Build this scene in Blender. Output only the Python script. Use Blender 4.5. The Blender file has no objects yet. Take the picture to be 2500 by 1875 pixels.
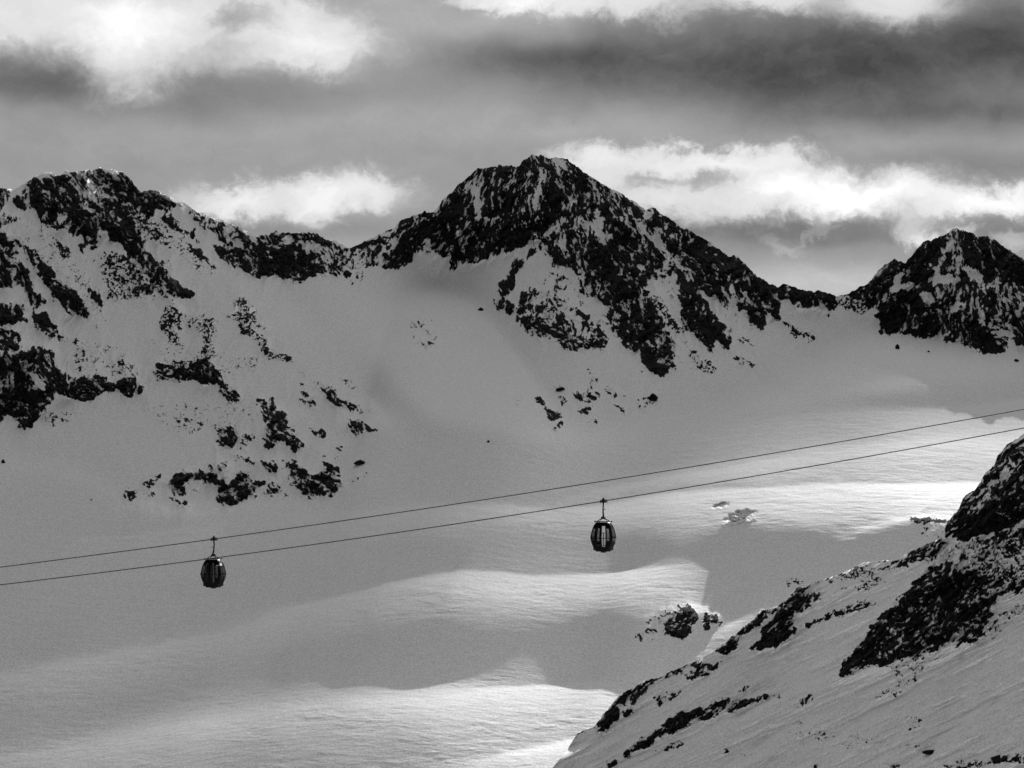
import bpy, bmesh, math, random
import numpy as np
from mathutils import Vector, Matrix

# ------------------------------------------------------------------ camera
F, UC, VH, PW, PH = 5903.0, 1250.0, 1250.0, 2500.0, 1875.0      # focal length and horizon in photo pixels
SC = bpy.context.scene
COL = SC.collection
cam_d = bpy.data.cameras.new("camera"); cam = bpy.data.objects.new("camera", cam_d); COL.objects.link(cam)
cam.location = (0, 0, 0); cam.rotation_euler = (math.radians(90), 0, 0)
cam_d.sensor_width = 36.0; cam_d.lens = 36.0 * F / PW
cam_d.shift_y = (VH - PH / 2) / PW
cam_d.clip_start = 1.0; cam_d.clip_end = 60000.0
SC.camera = cam
SC.view_settings.view_transform = 'Standard'; SC.view_settings.look = 'None'
SC.view_settings.exposure = 0.85; SC.view_settings.gamma = 1.0

# ------------------------------------------------------------------ sun
SUN_EL, SUN_AZ = math.radians(26.0), math.radians(15.0)          # azimuth to the right of the view direction (+Y)
LX, LY, LZ = math.sin(SUN_AZ)*math.cos(SUN_EL), math.cos(SUN_AZ)*math.cos(SUN_EL), math.sin(SUN_EL)
sd = bpy.data.lights.new("sun", 'SUN'); sd.energy = 5.0; sd.angle = math.radians(0.6); sd.color = (1.0, 0.99, 0.98)
sd.color = (1, 1, 1)                                             # a black and white photograph: neutral light
so = bpy.data.objects.new("sun", sd); COL.objects.link(so)
so.rotation_euler = Vector((LX, LY, LZ)).to_track_quat('Z', 'Y').to_euler()

# ------------------------------------------------------------------ world: grey daylight sky with cloud banks
world = bpy.data.worlds.new("World"); SC.world = world; world.use_nodes = True
WT = world.node_tree; WT.nodes.clear()
def wn(t, **kw):
    n = WT.nodes.new(t)
    for k, v in kw.items(): setattr(n, k, v)
    return n
def wl(a, b): WT.links.new(a, b)
def wmath(op, a, b=None, c=None, clamp=False):
    n = wn('ShaderNodeMath', operation=op); n.use_clamp = clamp
    for i, x in enumerate((a, b, c)):
        if x is None: continue
        if isinstance(x, (int, float)): n.inputs[i].default_value = x
        else: wl(x, n.inputs[i])
    return n.outputs[0]
tc = wn('ShaderNodeTexCoord'); sx = wn('ShaderNodeSeparateXYZ'); wl(tc.outputs['Generated'], sx.inputs[0])
yc = wmath('MAXIMUM', sx.outputs[1], 0.12)
cu = wmath('DIVIDE', sx.outputs[0], yc); cv = wmath('DIVIDE', sx.outputs[2], yc)
# sky-plane coordinates in units of 0.1694 rad (one thousand photo pixels) from straight ahead
U = wmath('MULTIPLY', cu, F / 1000.0); V = wmath('MULTIPLY', cv, F / 1000.0)
P0 = wn('ShaderNodeCombineXYZ'); wl(U, P0.inputs[0]); wl(V, P0.inputs[1])
def wnoise(scale, detail, rough, vec, sx_=1.0, sy_=1.0, off=0.0):
    m = wn('ShaderNodeMapping'); m.inputs['Scale'].default_value = (sx_, sy_, 1); m.inputs['Location'].default_value = (off, off*.7, off*.3)
    wl(vec, m.inputs['Vector'])
    n = wn('ShaderNodeTexNoise'); n.inputs['Scale'].default_value = scale; n.inputs['Detail'].default_value = detail
    n.inputs['Roughness'].default_value = rough; wl(m.outputs[0], n.inputs['Vector']); return n
def vadd_scaled(vec, col, amp):
    s = wn('ShaderNodeVectorMath', operation='SUBTRACT'); wl(col, s.inputs[0]); s.inputs[1].default_value = (.5, .5, .5)
    q = wn('ShaderNodeVectorMath', operation='MULTIPLY'); wl(s.outputs[0], q.inputs[0]); q.inputs[1].default_value = (amp[0], amp[1], 0)
    a = wn('ShaderNodeVectorMath', operation='ADD'); wl(vec, a.inputs[0]); wl(q.outputs[0], a.inputs[1]); return a.outputs[0]
w1 = wnoise(4.2, 3, .55, P0.outputs[0], 1, 1.4, 3.1)
P1 = vadd_scaled(P0.outputs[0], w1.outputs['Color'], (.13, .07))
w2 = wnoise(9, 10, .66, P1, 1, 1.2, 7.7)
w3 = wnoise(38, 6, .7, P2 if False else P1, 1, 1.1, 4.4)
PS = P1                                                          # softly warped, for the broad grey veils
P2 = vadd_scaled(P1, w2.outputs['Color'], (.17, .13)); P2 = vadd_scaled(P2, w3.outputs['Color'], (.05, .045))
# (u, v, radius u, radius v, brightness, soft?, tilt degrees)   in photo pixels
CLOUDS = [
 (100,30,330,95,.32,0,0),(330,110,150,110,.28,0,10),(300,150,90,80,.12,0,40),(560,20,200,70,.22,0,0),(765,90,150,75,.24,0,-8),(620,125,200,55,.18,0,0),
 (600,48,85,42,-.20,0,0),(1220,0,120,28,.25,0,0),(1470,0,270,42,.33,0,0),(1880,-5,110,40,.30,0,0),(2180,5,170,60,.34,0,0),
 (900,40,260,110,.07,1,0),(1290,60,150,60,.08,1,0),
 (60,180,260,60,-.15,1,0),(480,230,420,60,-.09,1,0),(1180,140,240,50,-.08,1,0),
 (1880,130,520,110,-.18,1,0),(2350,170,480,130,-.12,1,0),(1700,210,500,80,-.09,1,0),(2480,60,170,120,-.13,1,0),(1380,130,200,60,-.07,1,0),(2300,300,500,50,-.10,1,0),
 (2350,330,420,35,.07,1,0),(1250,290,600,60,.04,1,0),(2350,400,260,45,-.06,1,0),
 (520,500,120,35,.15,0,0),(690,490,180,48,.30,0,0),(870,465,130,55,.22,0,0),(930,455,80,30,.08,0,0),
 (1440,412,95,52,.24,0,0),(1620,392,200,32,.26,0,0),(1840,392,200,38,.22,0,0),(1930,425,180,55,.20,0,0),(1560,470,130,55,.14,0,0),(1740,490,230,50,.18,0,0),(1990,475,260,50,.26,0,6),
 (2250,492,280,42,.30,0,0),(2480,495,200,36,.28,0,0),(1760,445,110,36,-.11,0,-25),(2100,455,300,45,.12,0,0),(1590,440,50,28,-.08,0,0),(2050,395,110,32,-.12,0,-20),
 (2150,560,600,28,-.09,1,0),(1830,560,240,50,-.06,1,0),(650,570,330,24,-.06,1,0),
 (2235,562,55,28,.26,0,0),(2320,575,60,26,.30,0,0),(1990,560,60,14,.10,0,25),(1900,590,70,14,.08,0,-20),(2470,590,50,22,.16,0,0),
 (2020,700,260,60,.14,1,0),(780,590,200,30,.04,1,0),
]
acc = None
for (u, v, ru, rv, br, soft, tilt) in CLOUDS:
    m = wn('ShaderNodeMapping', vector_type='TEXTURE')
    m.inputs['Location'].default_value = ((u-UC)/1000, (VH-v)/1000, 0)
    m.inputs['Rotation'].default_value = (0, 0, math.radians(tilt))
    m.inputs['Scale'].default_value = (ru/1000, rv/1000, 1)
    wl(PS if soft else P2, m.inputs['Vector'])
    ln = wn('ShaderNodeVectorMath', operation='LENGTH'); wl(m.outputs[0], ln.inputs[0])
    r = wn('ShaderNodeMapRange', interpolation_type='SMOOTHERSTEP'); wl(ln.outputs['Value'], r.inputs['Value'])
    r.inputs['From Min'].default_value = 0.1 if soft else .15; r.inputs['From Max'].default_value = 1.8 if soft else 1.7
    r.inputs['To Min'].default_value = br; r.inputs['To Max'].default_value = 0
    acc = r.outputs['Result'] if acc is None else wmath('ADD', acc, r.outputs['Result'])
acc = wmath('ADD', acc, 0.625)
# inner cloud texture, stronger where it is bright
tx = wnoise(6.5, 10, .62, P2, 1, 1.7, 1.3)
txa = wmath('MULTIPLY', wmath('SUBTRACT', tx.outputs['Fac'], .5), wmath('MULTIPLY_ADD', wmath('ABSOLUTE', wmath('SUBTRACT', acc, .6)), .75, .09))
tb = wnoise(1.7, 4, .5, PS, 1, 2.6, 9.3)
acc = wmath('ADD', acc, txa); acc = wmath('ADD', acc, wmath('MULTIPLY', wmath('SUBTRACT', tb.outputs['Fac'], .5), .06))
gr = wnoise(150, 2, .8, P0.outputs[0]); acc = wmath('ADD', acc, wmath('MULTIPLY', wmath('SUBTRACT', gr.outputs['Fac'], .5), .035))
# soft shoulder below white
acc = wmath('MINIMUM', wmath('MAXIMUM', acc, .2), 1.6)
acc = wmath('SUBTRACT', acc, wmath('MULTIPLY', wmath('MAXIMUM', wmath('SUBTRACT', acc, .86), 0.0), .55))
cloud_lin = wmath('POWER', acc, 2.3)
EXPF = 2.0 ** SC.view_settings.exposure
cloud_lin = wmath('MULTIPLY', cloud_lin, 1.0 / EXPF)
# everywhere else: clear daylight (Nishita, as grey) under a broad veil of cloud
sky = wn('ShaderNodeTexSky', sky_type='NISHITA'); sky.sun_disc = False
sky.sun_elevation = SUN_EL; sky.sun_rotation = SUN_AZ
bw = wn('ShaderNodeRGBToBW'); wl(sky.outputs[0], bw.inputs[0])
veil = wnoise(1.1, 5, .55, tc.outputs['Generated'])
amb = wmath('ADD', wmath('MULTIPLY', bw.outputs[0], 0.05), wmath('MULTIPLY_ADD', veil.outputs['Fac'], .04, .014))
front = wn('ShaderNodeMapRange', interpolation_type='SMOOTHSTEP'); wl(sx.outputs[1], front.inputs['Value'])
front.inputs['From Min'].default_value = .80; front.inputs['From Max'].default_value = .92
el_ = wn('ShaderNodeMapRange', interpolation_type='SMOOTHSTEP'); wl(sx.outputs[2], el_.inputs['Value'])
el_.inputs['From Min'].default_value = .32; el_.inputs['From Max'].default_value = .24
fm = wmath('MULTIPLY', front.outputs['Result'], el_.outputs['Result'])
zen = wn('ShaderNodeMapRange'); wl(sx.outputs[2], zen.inputs['Value']); zen.inputs['From Min'].default_value = 0; zen.inputs['From Max'].default_value = .9
zen.inputs['To Min'].default_value = .45; zen.inputs['To Max'].default_value = 1.7
amb = wmath('MULTIPLY', wmath('MULTIPLY', amb, zen.outputs['Result']), .20)
# broad glow of the veiled sky round and above the sun
gdir = (math.sin(SUN_AZ)*math.cos(math.radians(46)), math.cos(SUN_AZ)*math.cos(math.radians(46)), math.sin(math.radians(46)))
dp = wn('ShaderNodeVectorMath', operation='DOT_PRODUCT'); wl(tc.outputs['Generated'], dp.inputs[0]); dp.inputs[1].default_value = gdir
amb = wmath('ADD', amb, wmath('MULTIPLY', wmath('POWER', wmath('MAXIMUM', dp.outputs['Value'], 0.0), 3.0), .64))
fin = wmath('ADD', wmath('MULTIPLY', cloud_lin, fm), wmath('MULTIPLY', amb, wmath('SUBTRACT', 1.0, fm)))
bgn = wn('ShaderNodeBackground'); wl(fin, bgn.inputs['Color']); bgn.inputs['Strength'].default_value = 1.0
wo = wn('ShaderNodeOutputWorld'); wl(bgn.outputs[0], wo.inputs['Surface'])

# ------------------------------------------------------------------ noise helpers
def vnoise(x, y, seed):
    rs = np.random.RandomState(seed); G = rs.rand(256, 256).astype(np.float32)
    xi = np.floor(x).astype(np.int64); yi = np.floor(y).astype(np.int64)
    fx = (x-xi).astype(np.float32); fy = (y-yi).astype(np.float32)
    fx = fx*fx*fx*(fx*(fx*6-15)+10); fy = fy*fy*fy*(fy*(fy*6-15)+10)
    x0 = xi & 255; x1 = (xi+1) & 255; y0 = yi & 255; y1 = (yi+1) & 255
    a = G[y0, x0]; b = G[y0, x1]; c = G[y1, x0]; d = G[y1, x1]
    return (a+(b-a)*fx)*(1-fy)+(c+(d-c)*fx)*fy - .5
def fbm(x, y, seed, octv=5, gain=.5, ridge=False):
    s = np.zeros(np.broadcast(x, y).shape, np.float32); a = 1.0; t = 0
    c, sn = math.cos(.6), math.sin(.6)
    for i in range(octv):
        n = vnoise(x, y, seed+i*17)
        s += a*((.5-2*np.abs(n)) if ridge else n); t += a*a; a *= gain
        x, y = (c*x-sn*y)*2.03+11.3, (sn*x+c*y)*2.03-5.1
    return s/math.sqrt(t)
def smooth(a, b, x):
    t = np.clip((x-a)/(b-a), 0, 1); return t*t*(3-2*t)
def blur1(a, k, axis):
    if k < 1: return a
    pad = [(0, 0)]*a.ndim; pad[axis] = (k+1, k)
    c = np.cumsum(np.pad(a, pad, mode='edge'), axis=axis); n = a.shape[axis]
    hi = np.take(c, np.arange(2*k+1, 2*k+1+n), axis=axis); lo = np.take(c, np.arange(0, n), axis=axis)
    return (hi-lo)/(2*k+1)

# ------------------------------------------------------------------ where rock shows through the snow
RU0, RU1, RV0, RV1, RS = -340.0, 2900.0, 300.0, 2120.0, 2.0
nu, nv = int((RU1-RU0)/RS)+1, int((RV1-RV0)/RS)+1
ru = (RU0+RS*np.arange(nu)).astype(np.float32); rv = (RV0+RS*np.arange(nv)).astype(np.float32)
FR = {0: (1.1302, 0, 0), 3: (1/2.458, 0, 380), 4: (1/2.212, 850, 340), 5: (1/2.765, 1700, 500), 6: (1/1.896, 1350, 1000), 7: (1/1.58, 0, 1000), 1: (1, 0, 0)}
def fr(f, pts):
    s, a, b = FR[f]; return [(x*s+a, y*s+b) for x, y in pts]
def inside_sdf(px, py, poly):
    d2 = np.full(px.shape, 1e12, np.float32); ins = np.zeros(px.shape, bool); n = len(poly)
    for i in range(n):
        x0, y0 = poly[i]; x1, y1 = poly[(i+1) % n]
        ex, ey = x1-x0, y1-y0; L = ex*ex+ey*ey+1e-9
        t = np.clip(((px-x0)*ex+(py-y0)*ey)/L, 0, 1)
        d2 = np.minimum(d2, (px-x0-t*ex)**2+(py-y0-t*ey)**2)
        if y0 != y1:
            c = ((y0 > py) != (y1 > py)) & (px < (x1-x0)*(py-y0)/(y1-y0)+x0); ins ^= c
    return np.sqrt(d2)*np.where(ins, 1, -1)
gu, gv = np.meshgrid(ru, rv)
wob = fbm(gu/26, gv/26, 900, 4, .6)*16                            # wobble of every traced edge
def field():
    return np.zeros((nv, nu), np.float32), np.zeros((nv, nu), np.float32), np.zeros((nv, nu), np.float32)
def paint(fld, f, pts, d, kind=0, feather=6.0, wobble=1.0):
    D, K, A = fld; P = fr(f, pts); xs = [p[0] for p in P]; ys = [p[1] for p in P]; m = 24
    i0 = max(0, int((min(xs)-m-RU0)/RS)); i1 = min(nu, int((max(xs)+m-RU0)/RS)+1)
    j0 = max(0, int((min(ys)-m-RV0)/RS)); j1 = min(nv, int((max(ys)+m-RV0)/RS)+1)
    if i1 <= i0 or j1 <= j0: return
    s = inside_sdf(gu[j0:j1, i0:i1], gv[j0:j1, i0:i1], P) + wob[j0:j1, i0:i1]*wobble
    a = smooth(-feather, feather, s)
    if f == 3 and kind == 0 and .3 <= d < .8: d += .10
    if f in (4, 5) and kind == 0 and .4 <= d < .7: d += .05
    if kind == 2: d *= .82
    if kind == 0 and abs(sum(P[q][0]*P[q-1][1]-P[q-1][0]*P[q][1] for q in range(len(P))))/2 < 9000 and min(ys) > 760: kind = 3; d = d*.92
    D[j0:j1, i0:i1] = D[j0:j1, i0:i1]*(1-a)+d*a
    K[j0:j1, i0:i1] = np.where(a > .3, kind, K[j0:j1, i0:i1])

# kind: 0 coarse crag, streaks falling to the right; 1 streaks falling to the left (foreground); 2 fine scree
MT = field()
R = lambda f, d, k, *p: paint(MT, f, list(p), d, k)
# --- left mountain
R(3,.56,0,(-900,200),(-400,150),(0,195),(75,205),(40,260),(0,330),(-500,400),(-900,400))
R(3,.60,0,(60,300),(110,215),(220,130),(330,105),(400,105),(600,70),(760,115),(850,215),(905,200),(1060,280),(1130,300),(1010,330),(930,320),(890,400),(990,470),(960,500),(830,430),(760,430),(800,480),(860,560),(940,620),(1010,700),(1150,830),(1080,860),(950,790),(910,800),(860,690),(740,540),(650,520),(620,440),(560,570),(520,470),(420,480),(300,430),(230,380),(200,330))
R(3,.22,0,(120,250),(200,170),(300,120),(340,125),(230,170),(160,230))
R(3,.88,0,(450,350),(560,340),(620,400),(560,470),(520,530),(480,430))
R(3,.88,0,(640,400),(760,400),(860,520),(840,580),(700,540))
R(3,.9,0,(560,78),(690,90),(760,110),(840,215),(880,290),(700,250),(610,170))
R(3,.8,0,(60,290),(180,230),(330,310),(300,370),(150,320))
R(3,.80,0,(880,210),(960,215),(1060,285),(1010,320),(930,280))
R(3,.6,0,(0,330),(90,350),(100,400),(20,430),(-300,560),(-300,330))
R(3,.06,0,(120,350),(210,390),(330,520),(330,620),(420,680),(500,800),(640,1000),(560,900),(440,800),(330,640),(230,560),(110,440))
R(3,.60,0,(-300,480),(90,460),(160,520),(260,620),(330,680),(340,740),(420,800),(500,860),(535,950),(500,980),(440,960),(360,880),(300,800),(240,740),(200,640),(130,560),(60,520))
R(3,.70,0,(-400,480),(60,500),(120,640),(170,700),(200,800),(270,870),(200,950),(120,800),(0,800),(-400,700))
R(3,.88,0,(400,820),(480,850),(520,950),(440,960),(400,900))
R(3,.88,0,(-100,940),(60,890),(130,890),(165,1000),(60,1020),(-100,1000))
R(3,.66,0,(180,950),(280,940),(390,1090),(300,1110),(200,1040))
R(3,.72,0,(510,790),(590,800),(640,920),(590,900),(540,850))
R(3,.5,0,(-200,1040),(130,1050),(130,1140),(60,1200),(-200,1200))
R(3,.68,0,(-400,1180),(60,1200),(150,1180),(240,1140),(310,1190),(360,1290),(420,1350),(500,1320),(620,1310),(700,1360),(800,1330),(870,1390),(840,1430),(740,1430),(640,1400),(560,1460),(480,1480),(400,1420),(330,1420),(320,1480),(230,1530),(200,1620),(130,1650),(60,1560),(0,1600),(-400,1500))
R(3,.86,0,(420,1350),(600,1320),(625,1400),(520,1480),(430,1430))
R(3,.80,0,(220,1200),(300,1190),(340,1290),(400,1380),(330,1420),(230,1300))
R(3,.82,0,(90,1380),(240,1430),(320,1470),(210,1540),(150,1640),(80,1540))
R(3,.02,0,(160,1290),(200,1310),(330,1480),(290,1470))
R(3,.55,0,(870,1370),(950,1260),(1050,1240),(1200,1220),(1250,1210),(1310,1300),(1390,1400),(1440,1460),(1380,1480),(1300,1370),(1200,1350),(1060,1350),(940,1340))
R(3,.90,0,(1180,1230),(1250,1200),(1300,1280),(1290,1310),(1190,1260))
R(3,.43,2,(990,900),(1050,900),(1100,950),(1290,985),(1310,1010),(1280,1100),(1290,1210),(1200,1210),(1210,1060),(1100,1000),(1080,1020),(1070,1130),(1020,1140),(980,1060),(960,1000))
R(3,.50,2,(1400,880),(1470,860),(1530,930),(1560,1000),(1640,1060),(1520,1030),(1600,1100),(1620,1150),(1740,1210),(1750,1230),(1650,1220),(1560,1190),(1540,1110),(1450,1060),(1420,1010),(1370,970),(1400,930))
R(3,.85,0,(1560,1150),(1620,1150),(1640,1190),(1580,1200))
R(3,.14,2,(1350,1200),(1560,1220),(1530,1300),(1430,1280))
R(3,.5,2,(950,790),(1060,800),(1060,860),(960,860))
R(3,.33,0,(620,560),(740,600),(860,700),(900,820),(780,860),(650,860),(620,680))
R(3,.85,0,(760,630),(810,640),(800,700),(750,690))
R(3,.8,0,(860,750),(915,790),(900,830),(870,810))
R(3,.52,0,(330,490),(420,560),(440,620),(370,610),(330,540))
R(3,.50,0,(470,540),(500,540),(500,580),(470,580)); R(3,.5,0,(520,620),(570,620),(570,650),(530,650))
R(3,.9,0,(1110,455),(1160,450),(1195,520),(1150,500)); R(3,.5,0,(1100,500),(1190,560),(1290,670),(1270,675),(1150,590))
R(3,.50,0,(1040,270),(1130,300),(1240,355),(1440,430),(1560,530),(1650,640),(1770,740),(1700,700),(1560,740),(1450,680),(1340,630),(1280,570),(1280,540),(1400,560),(1290,480),(1180,390),(1130,340))
R(3,.72,0,(1340,540),(1480,540),(1600,560),(1680,660),(1760,750),(1650,700),(1560,740),(1490,690),(1350,620))
R(3,.9,0,(1500,600),(1580,570),(1640,660),(1580,730),(1520,690))
R(3,.42,0,(700,260),(800,300),(960,480),(990,500),(1000,540),(900,470),(780,350))
R(3,.35,0,(990,330),(1060,390),(1090,450),(1020,440),(960,380)); R(3,.35,0,(960,610),(1030,655),(1010,665),(960,630))
R(3,.54,0,(1530,485),(1640,450),(1850,452),(1960,500),(2090,555),(2110,640),(2110,740),(2050,750),(1930,700),(1860,730),(1790,760),(1700,720),(1600,600))
R(3,.30,0,(1740,480),(1860,480),(1900,530),(1780,540))
R(3,.85,0,(1800,580),(1880,590),(1880,630),(1810,640)); R(3,.72,0,(1640,640),(1700,650),(1790,740),(1700,740)); R(3,.8,0,(1640,450),(1860,450),(1960,500),(2080,555),(1950,520),(1700,480))
R(3,.3,2,(445,1080),(500,1130),(520,1190),(500,1290),(470,1320),(450,1200)); R(3,.5,0,(680,1190),(740,1240),(740,1310),(710,1310))
R(3,.22,2,(560,960),(600,1080),(640,1160),(700,1210),(690,1220),(610,1130),(545,980))
for zone, dz in (([(700,250),(900,330),(1080,480),(1300,700),(1180,700),(1000,560),(860,500)], .20), ([(100,360),(330,420),(520,700),(640,980),(520,960),(330,700),(120,520)], .13), ([(560,560),(900,690),(1060,800),(920,860),(640,880)], .26), ([(880,1100),(1350,1180),(1420,1340),(1000,1250)], .10), ([(420,1090),(760,1150),(860,1330),(560,1330)], .14), ([(860,1500),(1500,1480),(1560,1600),(1000,1640)], .10), ([(250,1540),(450,1540),(400,1620),(260,1620)], .16)):
    D0 = MT[0].copy(); R(3, dz, 2, *zone); keep = D0 > .05; MT[0][keep] = D0[keep]
# --- outcrops low on the left mountain
R(3,.5,0,(1800,1420),(1860,1450),(1900,1500),(1830,1480)); R(3,.5,0,(1800,1300),(1850,1315),(1850,1335),(1800,1320)); R(3,.4,0,(1790,1360),(1830,1380),(1800,1380))
R(3,.62,0,(1890,1370),(1940,1370),(2010,1410),(2010,1440),(2180,1530),(2180,1550),(2050,1510),(1990,1470),(1930,1420))
R(3,.25,2,(2000,1320),(2100,1350),(2150,1400),(2120,1400),(2040,1350))
R(7,.78,0,(840,60),(900,70),(915,110),(880,140),(830,130)); R(7,.6,0,(930,100),(980,85),(985,110),(930,140))
R(7,.72,0,(1005,0),(1060,-10),(1110,20),(1100,60),(1140,100),(1165,130),(1135,165),(1080,120),(1050,150),(1010,120),(1020,60))
R(1,.6,0,(630,975),(665,970),(680,1010),(650,1020)); R(7,.55,0,(1190,70),(1260,90),(1250,110),(1210,95))
R(7,.78,0,(1340,30),(1400,50),(1450,80),(1430,95),(1380,98),(1345,70)); R(7,.4,0,(1330,0),(1370,-5),(1400,10),(1360,15))
R(7,.86,0,(640,270),(700,230),(790,240),(855,255),(880,290),(930,235),(985,270),(1015,290),(980,330),(920,355),(900,370),(870,375),(835,340),(840,300),(790,270),(740,265),(700,300),(720,330),(690,335),(650,310))
R(7,.04,0,(725,290),(780,280),(830,320),(800,345),(740,340))
R(7,.95,0,(840,345),(880,340),(905,355),(895,372),(860,374))
R(7,.62,0,(800,215),(870,200),(885,220),(820,240)); R(7,.5,0,(900,180),(960,190),(980,210),(940,205)); R(7,.75,0,(1010,200),(1060,195),(1090,230),(1060,250),(1020,230))
R(7,.80,0,(1090,195),(1150,200),(1200,250),(1260,240),(1250,210),(1280,205),(1310,260),(1310,310),(1250,340),(1190,340),(1130,290),(1120,240))
R(7,.5,0,(1020,320),(1050,285),(1090,300),(1050,330)); R(7,.4,0,(1095,345),(1115,330),(1110,352)); R(7,.6,0,(660,340),(730,350),(730,370),(690,375))
R(7,.55,0,(480,330),(520,290),(560,270),(620,255),(600,290),(540,300),(530,350),(500,350)); R(7,.38,0,(540,320),(600,325),(600,340),(560,340))
R(7,.5,0,(1250,178),(1300,182),(1290,190)); R(7,.22,0,(1330,265),(1420,230),(1420,280),(1360,290)); R(7,.18,0,(680,35),(780,30),(800,40),(720,120),(680,100))
R(7,.22,0,(200,35),(260,45),(205,65)); R(7,.3,0,(1300,145),(1380,160),(1340,170)); R(7,.26,0,(335,340),(370,340),(350,360)); R(7,.2,0,(1420,0),(1440,20),(1460,30))
# --- central peak
R(4,.54,0,(0,585),(140,530),(260,478),(280,440),(410,385),(470,380),(470,440),(400,560),(440,610),(380,600),(330,670),(310,680),(240,690),(180,685),(110,680),(60,740),(20,770),(0,700))
R(4,.1,0,(200,510),(240,500),(250,580),(225,560)); R(4,.9,0,(190,640),(260,600),(320,600),(340,650),(310,680),(210,690))
R(4,.64,0,(460,400),(540,295),(695,145),(750,145),(920,135),(1000,75),(1085,100),(1170,95),(1310,190),(1560,340),(1610,380),(1640,365),(1870,500),(1980,570),(2090,630),(2212,740),(2212,1010),(2150,960),(2150,930),(2060,930),(1990,870),(1930,830),(1960,960),(2050,1040),(2060,1140),(1990,1090),(1970,1160),(1910,1110),(1860,1040),(1800,1020),(1790,900),(1770,740),(1700,730),(1610,810),(1770,1100),(1770,1240),(1690,1280),(1590,1200),(1580,1160),(1480,1120),(1450,1080),(1400,1020),(1390,940),(1400,900),(1320,880),(1260,820),(1240,740),(1200,700),(1110,670),(1060,600),(1000,620),(940,660),(900,760),(840,900),(790,900),(800,870),(830,780),(920,660),(1000,580),(1030,550),(900,570),(810,630),(700,660),(640,660),(560,710),(560,660),(480,620),(440,580),(380,600),(430,520))
R(4,.88,0,(440,480),(600,420),(700,480),(820,480),(900,500),(1000,480),(1100,420),(1160,440),(1050,490),(950,560),(830,600),(780,640),(680,650),(560,650),(500,640),(440,590))
R(4,.86,0,(560,300),(640,260),(670,330),(680,440),(590,420),(520,430))
R(4,.86,0,(960,120),(1010,85),(1060,130),(1060,200),(980,180))
R(4,.84,0,(1080,200),(1160,170),(1240,250),(1300,350),(1200,330),(1130,360),(1080,300))
R(4,.84,0,(1380,760),(1450,740),(1560,820),(1650,930),(1740,1030),(1770,1130),(1770,1240),(1690,1275),(1640,1100),(1560,1080),(1480,900),(1380,880))
R(4,.84,0,(1770,760),(1830,780),(1870,900),(1900,1000),(1860,1040),(1800,1010),(1790,900))
R(4,.92,0,(2060,680),(2130,680),(2212,760),(2212,850),(2130,850),(2060,780))
R(4,.84,0,(1360,390),(1430,400),(1550,490),(1600,600),(1690,640),(1700,720),(1600,700),(1460,640),(1400,560))
R(4,.82,0,(1260,560),(1330,580),(1400,680),(1480,740),(1380,750),(1290,680),(1230,620))
# snow couloirs and patches
R(4,.04,0,(680,260),(705,260),(715,360),(700,420),(684,340)); R(4,.05,0,(625,275),(660,230),(665,260)); R(4,.05,0,(1165,435),(1090,500),(1010,580),(1000,600),(1060,505))
R(4,.1,0,(1090,560),(1190,535),(1160,590),(1080,585)); R(4,.08,0,(1410,375),(1560,485),(1550,500),(1450,425)); R(4,.1,0,(1540,430),(1700,570),(1750,640),(1700,610),(1620,530))
R(4,.08,0,(1120,100),(1170,120),(1230,200),(1190,190),(1130,130)); R(4,.2,0,(1230,440),(1330,440),(1400,420),(1350,500),(1280,540),(1240,480)); R(4,.06,0,(1330,330),(1350,440),(1380,430),(1360,500),(1420,520),(1385,590),(1355,540),(1340,430))
R(4,.06,0,(1190,300),(1215,290),(1240,370),(1205,350)); R(4,.15,0,(1000,340),(1030,280),(1010,370)); R(4,.08,0,(1030,170),(1055,170),(1050,240),(1035,240)); R(4,.2,0,(750,430),(820,410),(790,450)); R(4,.1,0,(570,470),(600,450),(595,520)); R(4,.2,0,(1290,210),(1350,240),(1330,270))
R(4,.03,0,(1690,770),(1760,740),(1780,770),(1795,990),(1760,1000),(1700,900)); R(4,.03,0,(1620,800),(1690,830),(1810,1080),(1870,1260),(1780,1270),(1775,1120),(1690,950))
R(4,.03,0,(1930,870),(2060,930),(2070,850),(2085,850),(2115,960),(2060,970)); R(4,.05,0,(1640,380),(1650,400),(1620,440),(1600,420)); R(4,.08,0,(1730,620),(1800,680),(1850,770),(1800,720)); R(4,.08,0,(1890,780),(1960,860),(2010,900),(1990,960),(1930,890)); R(4,.10,0,(1460,730),(1520,770),(1640,920),(1560,830))
R(4,.06,0,(1060,665),(1180,690),(1220,770),(1250,850),(1300,900),(1390,950),(1390,1000),(1280,960),(1180,880),(1160,800),(1050,780),(960,820),(930,760),(980,690))
R(4,.45,0,(1095,725),(1160,730),(1150,765))
R(4,.42,0,(900,860),(940,820),(1040,820),(1170,800),(1190,880),(1280,940),(1380,1010),(1390,1110),(1340,1150),(1280,1110),(1230,1130),(1170,1130),(1080,1060),(990,1050),(910,980))
R(4,.68,0,(905,960),(1000,990),(1080,1000),(1200,1060),(1300,1080),(1390,1080),(1380,1140),(1290,1130),(1180,1130),(1080,1070),(980,1050))
R(4,.88,0,(780,900),(830,850),(880,860),(905,930),(870,950),(840,920)); R(4,.6,0,(930,640),(960,640),(900,740),(860,800),(830,850),(860,760))
R(4,.45,2,(1600,810),(1680,850),(1790,1020),(1780,1065),(1700,960)); R(4,.52,2,(1812,1085),(1870,1130),(1970,1240),(1900,1235),(1850,1200)); R(4,.4,2,(1700,610),(1750,630),(1770,700),(1700,720)); R(4,.35,2,(20,620),(90,600),(100,690),(60,740),(20,700))
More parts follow.
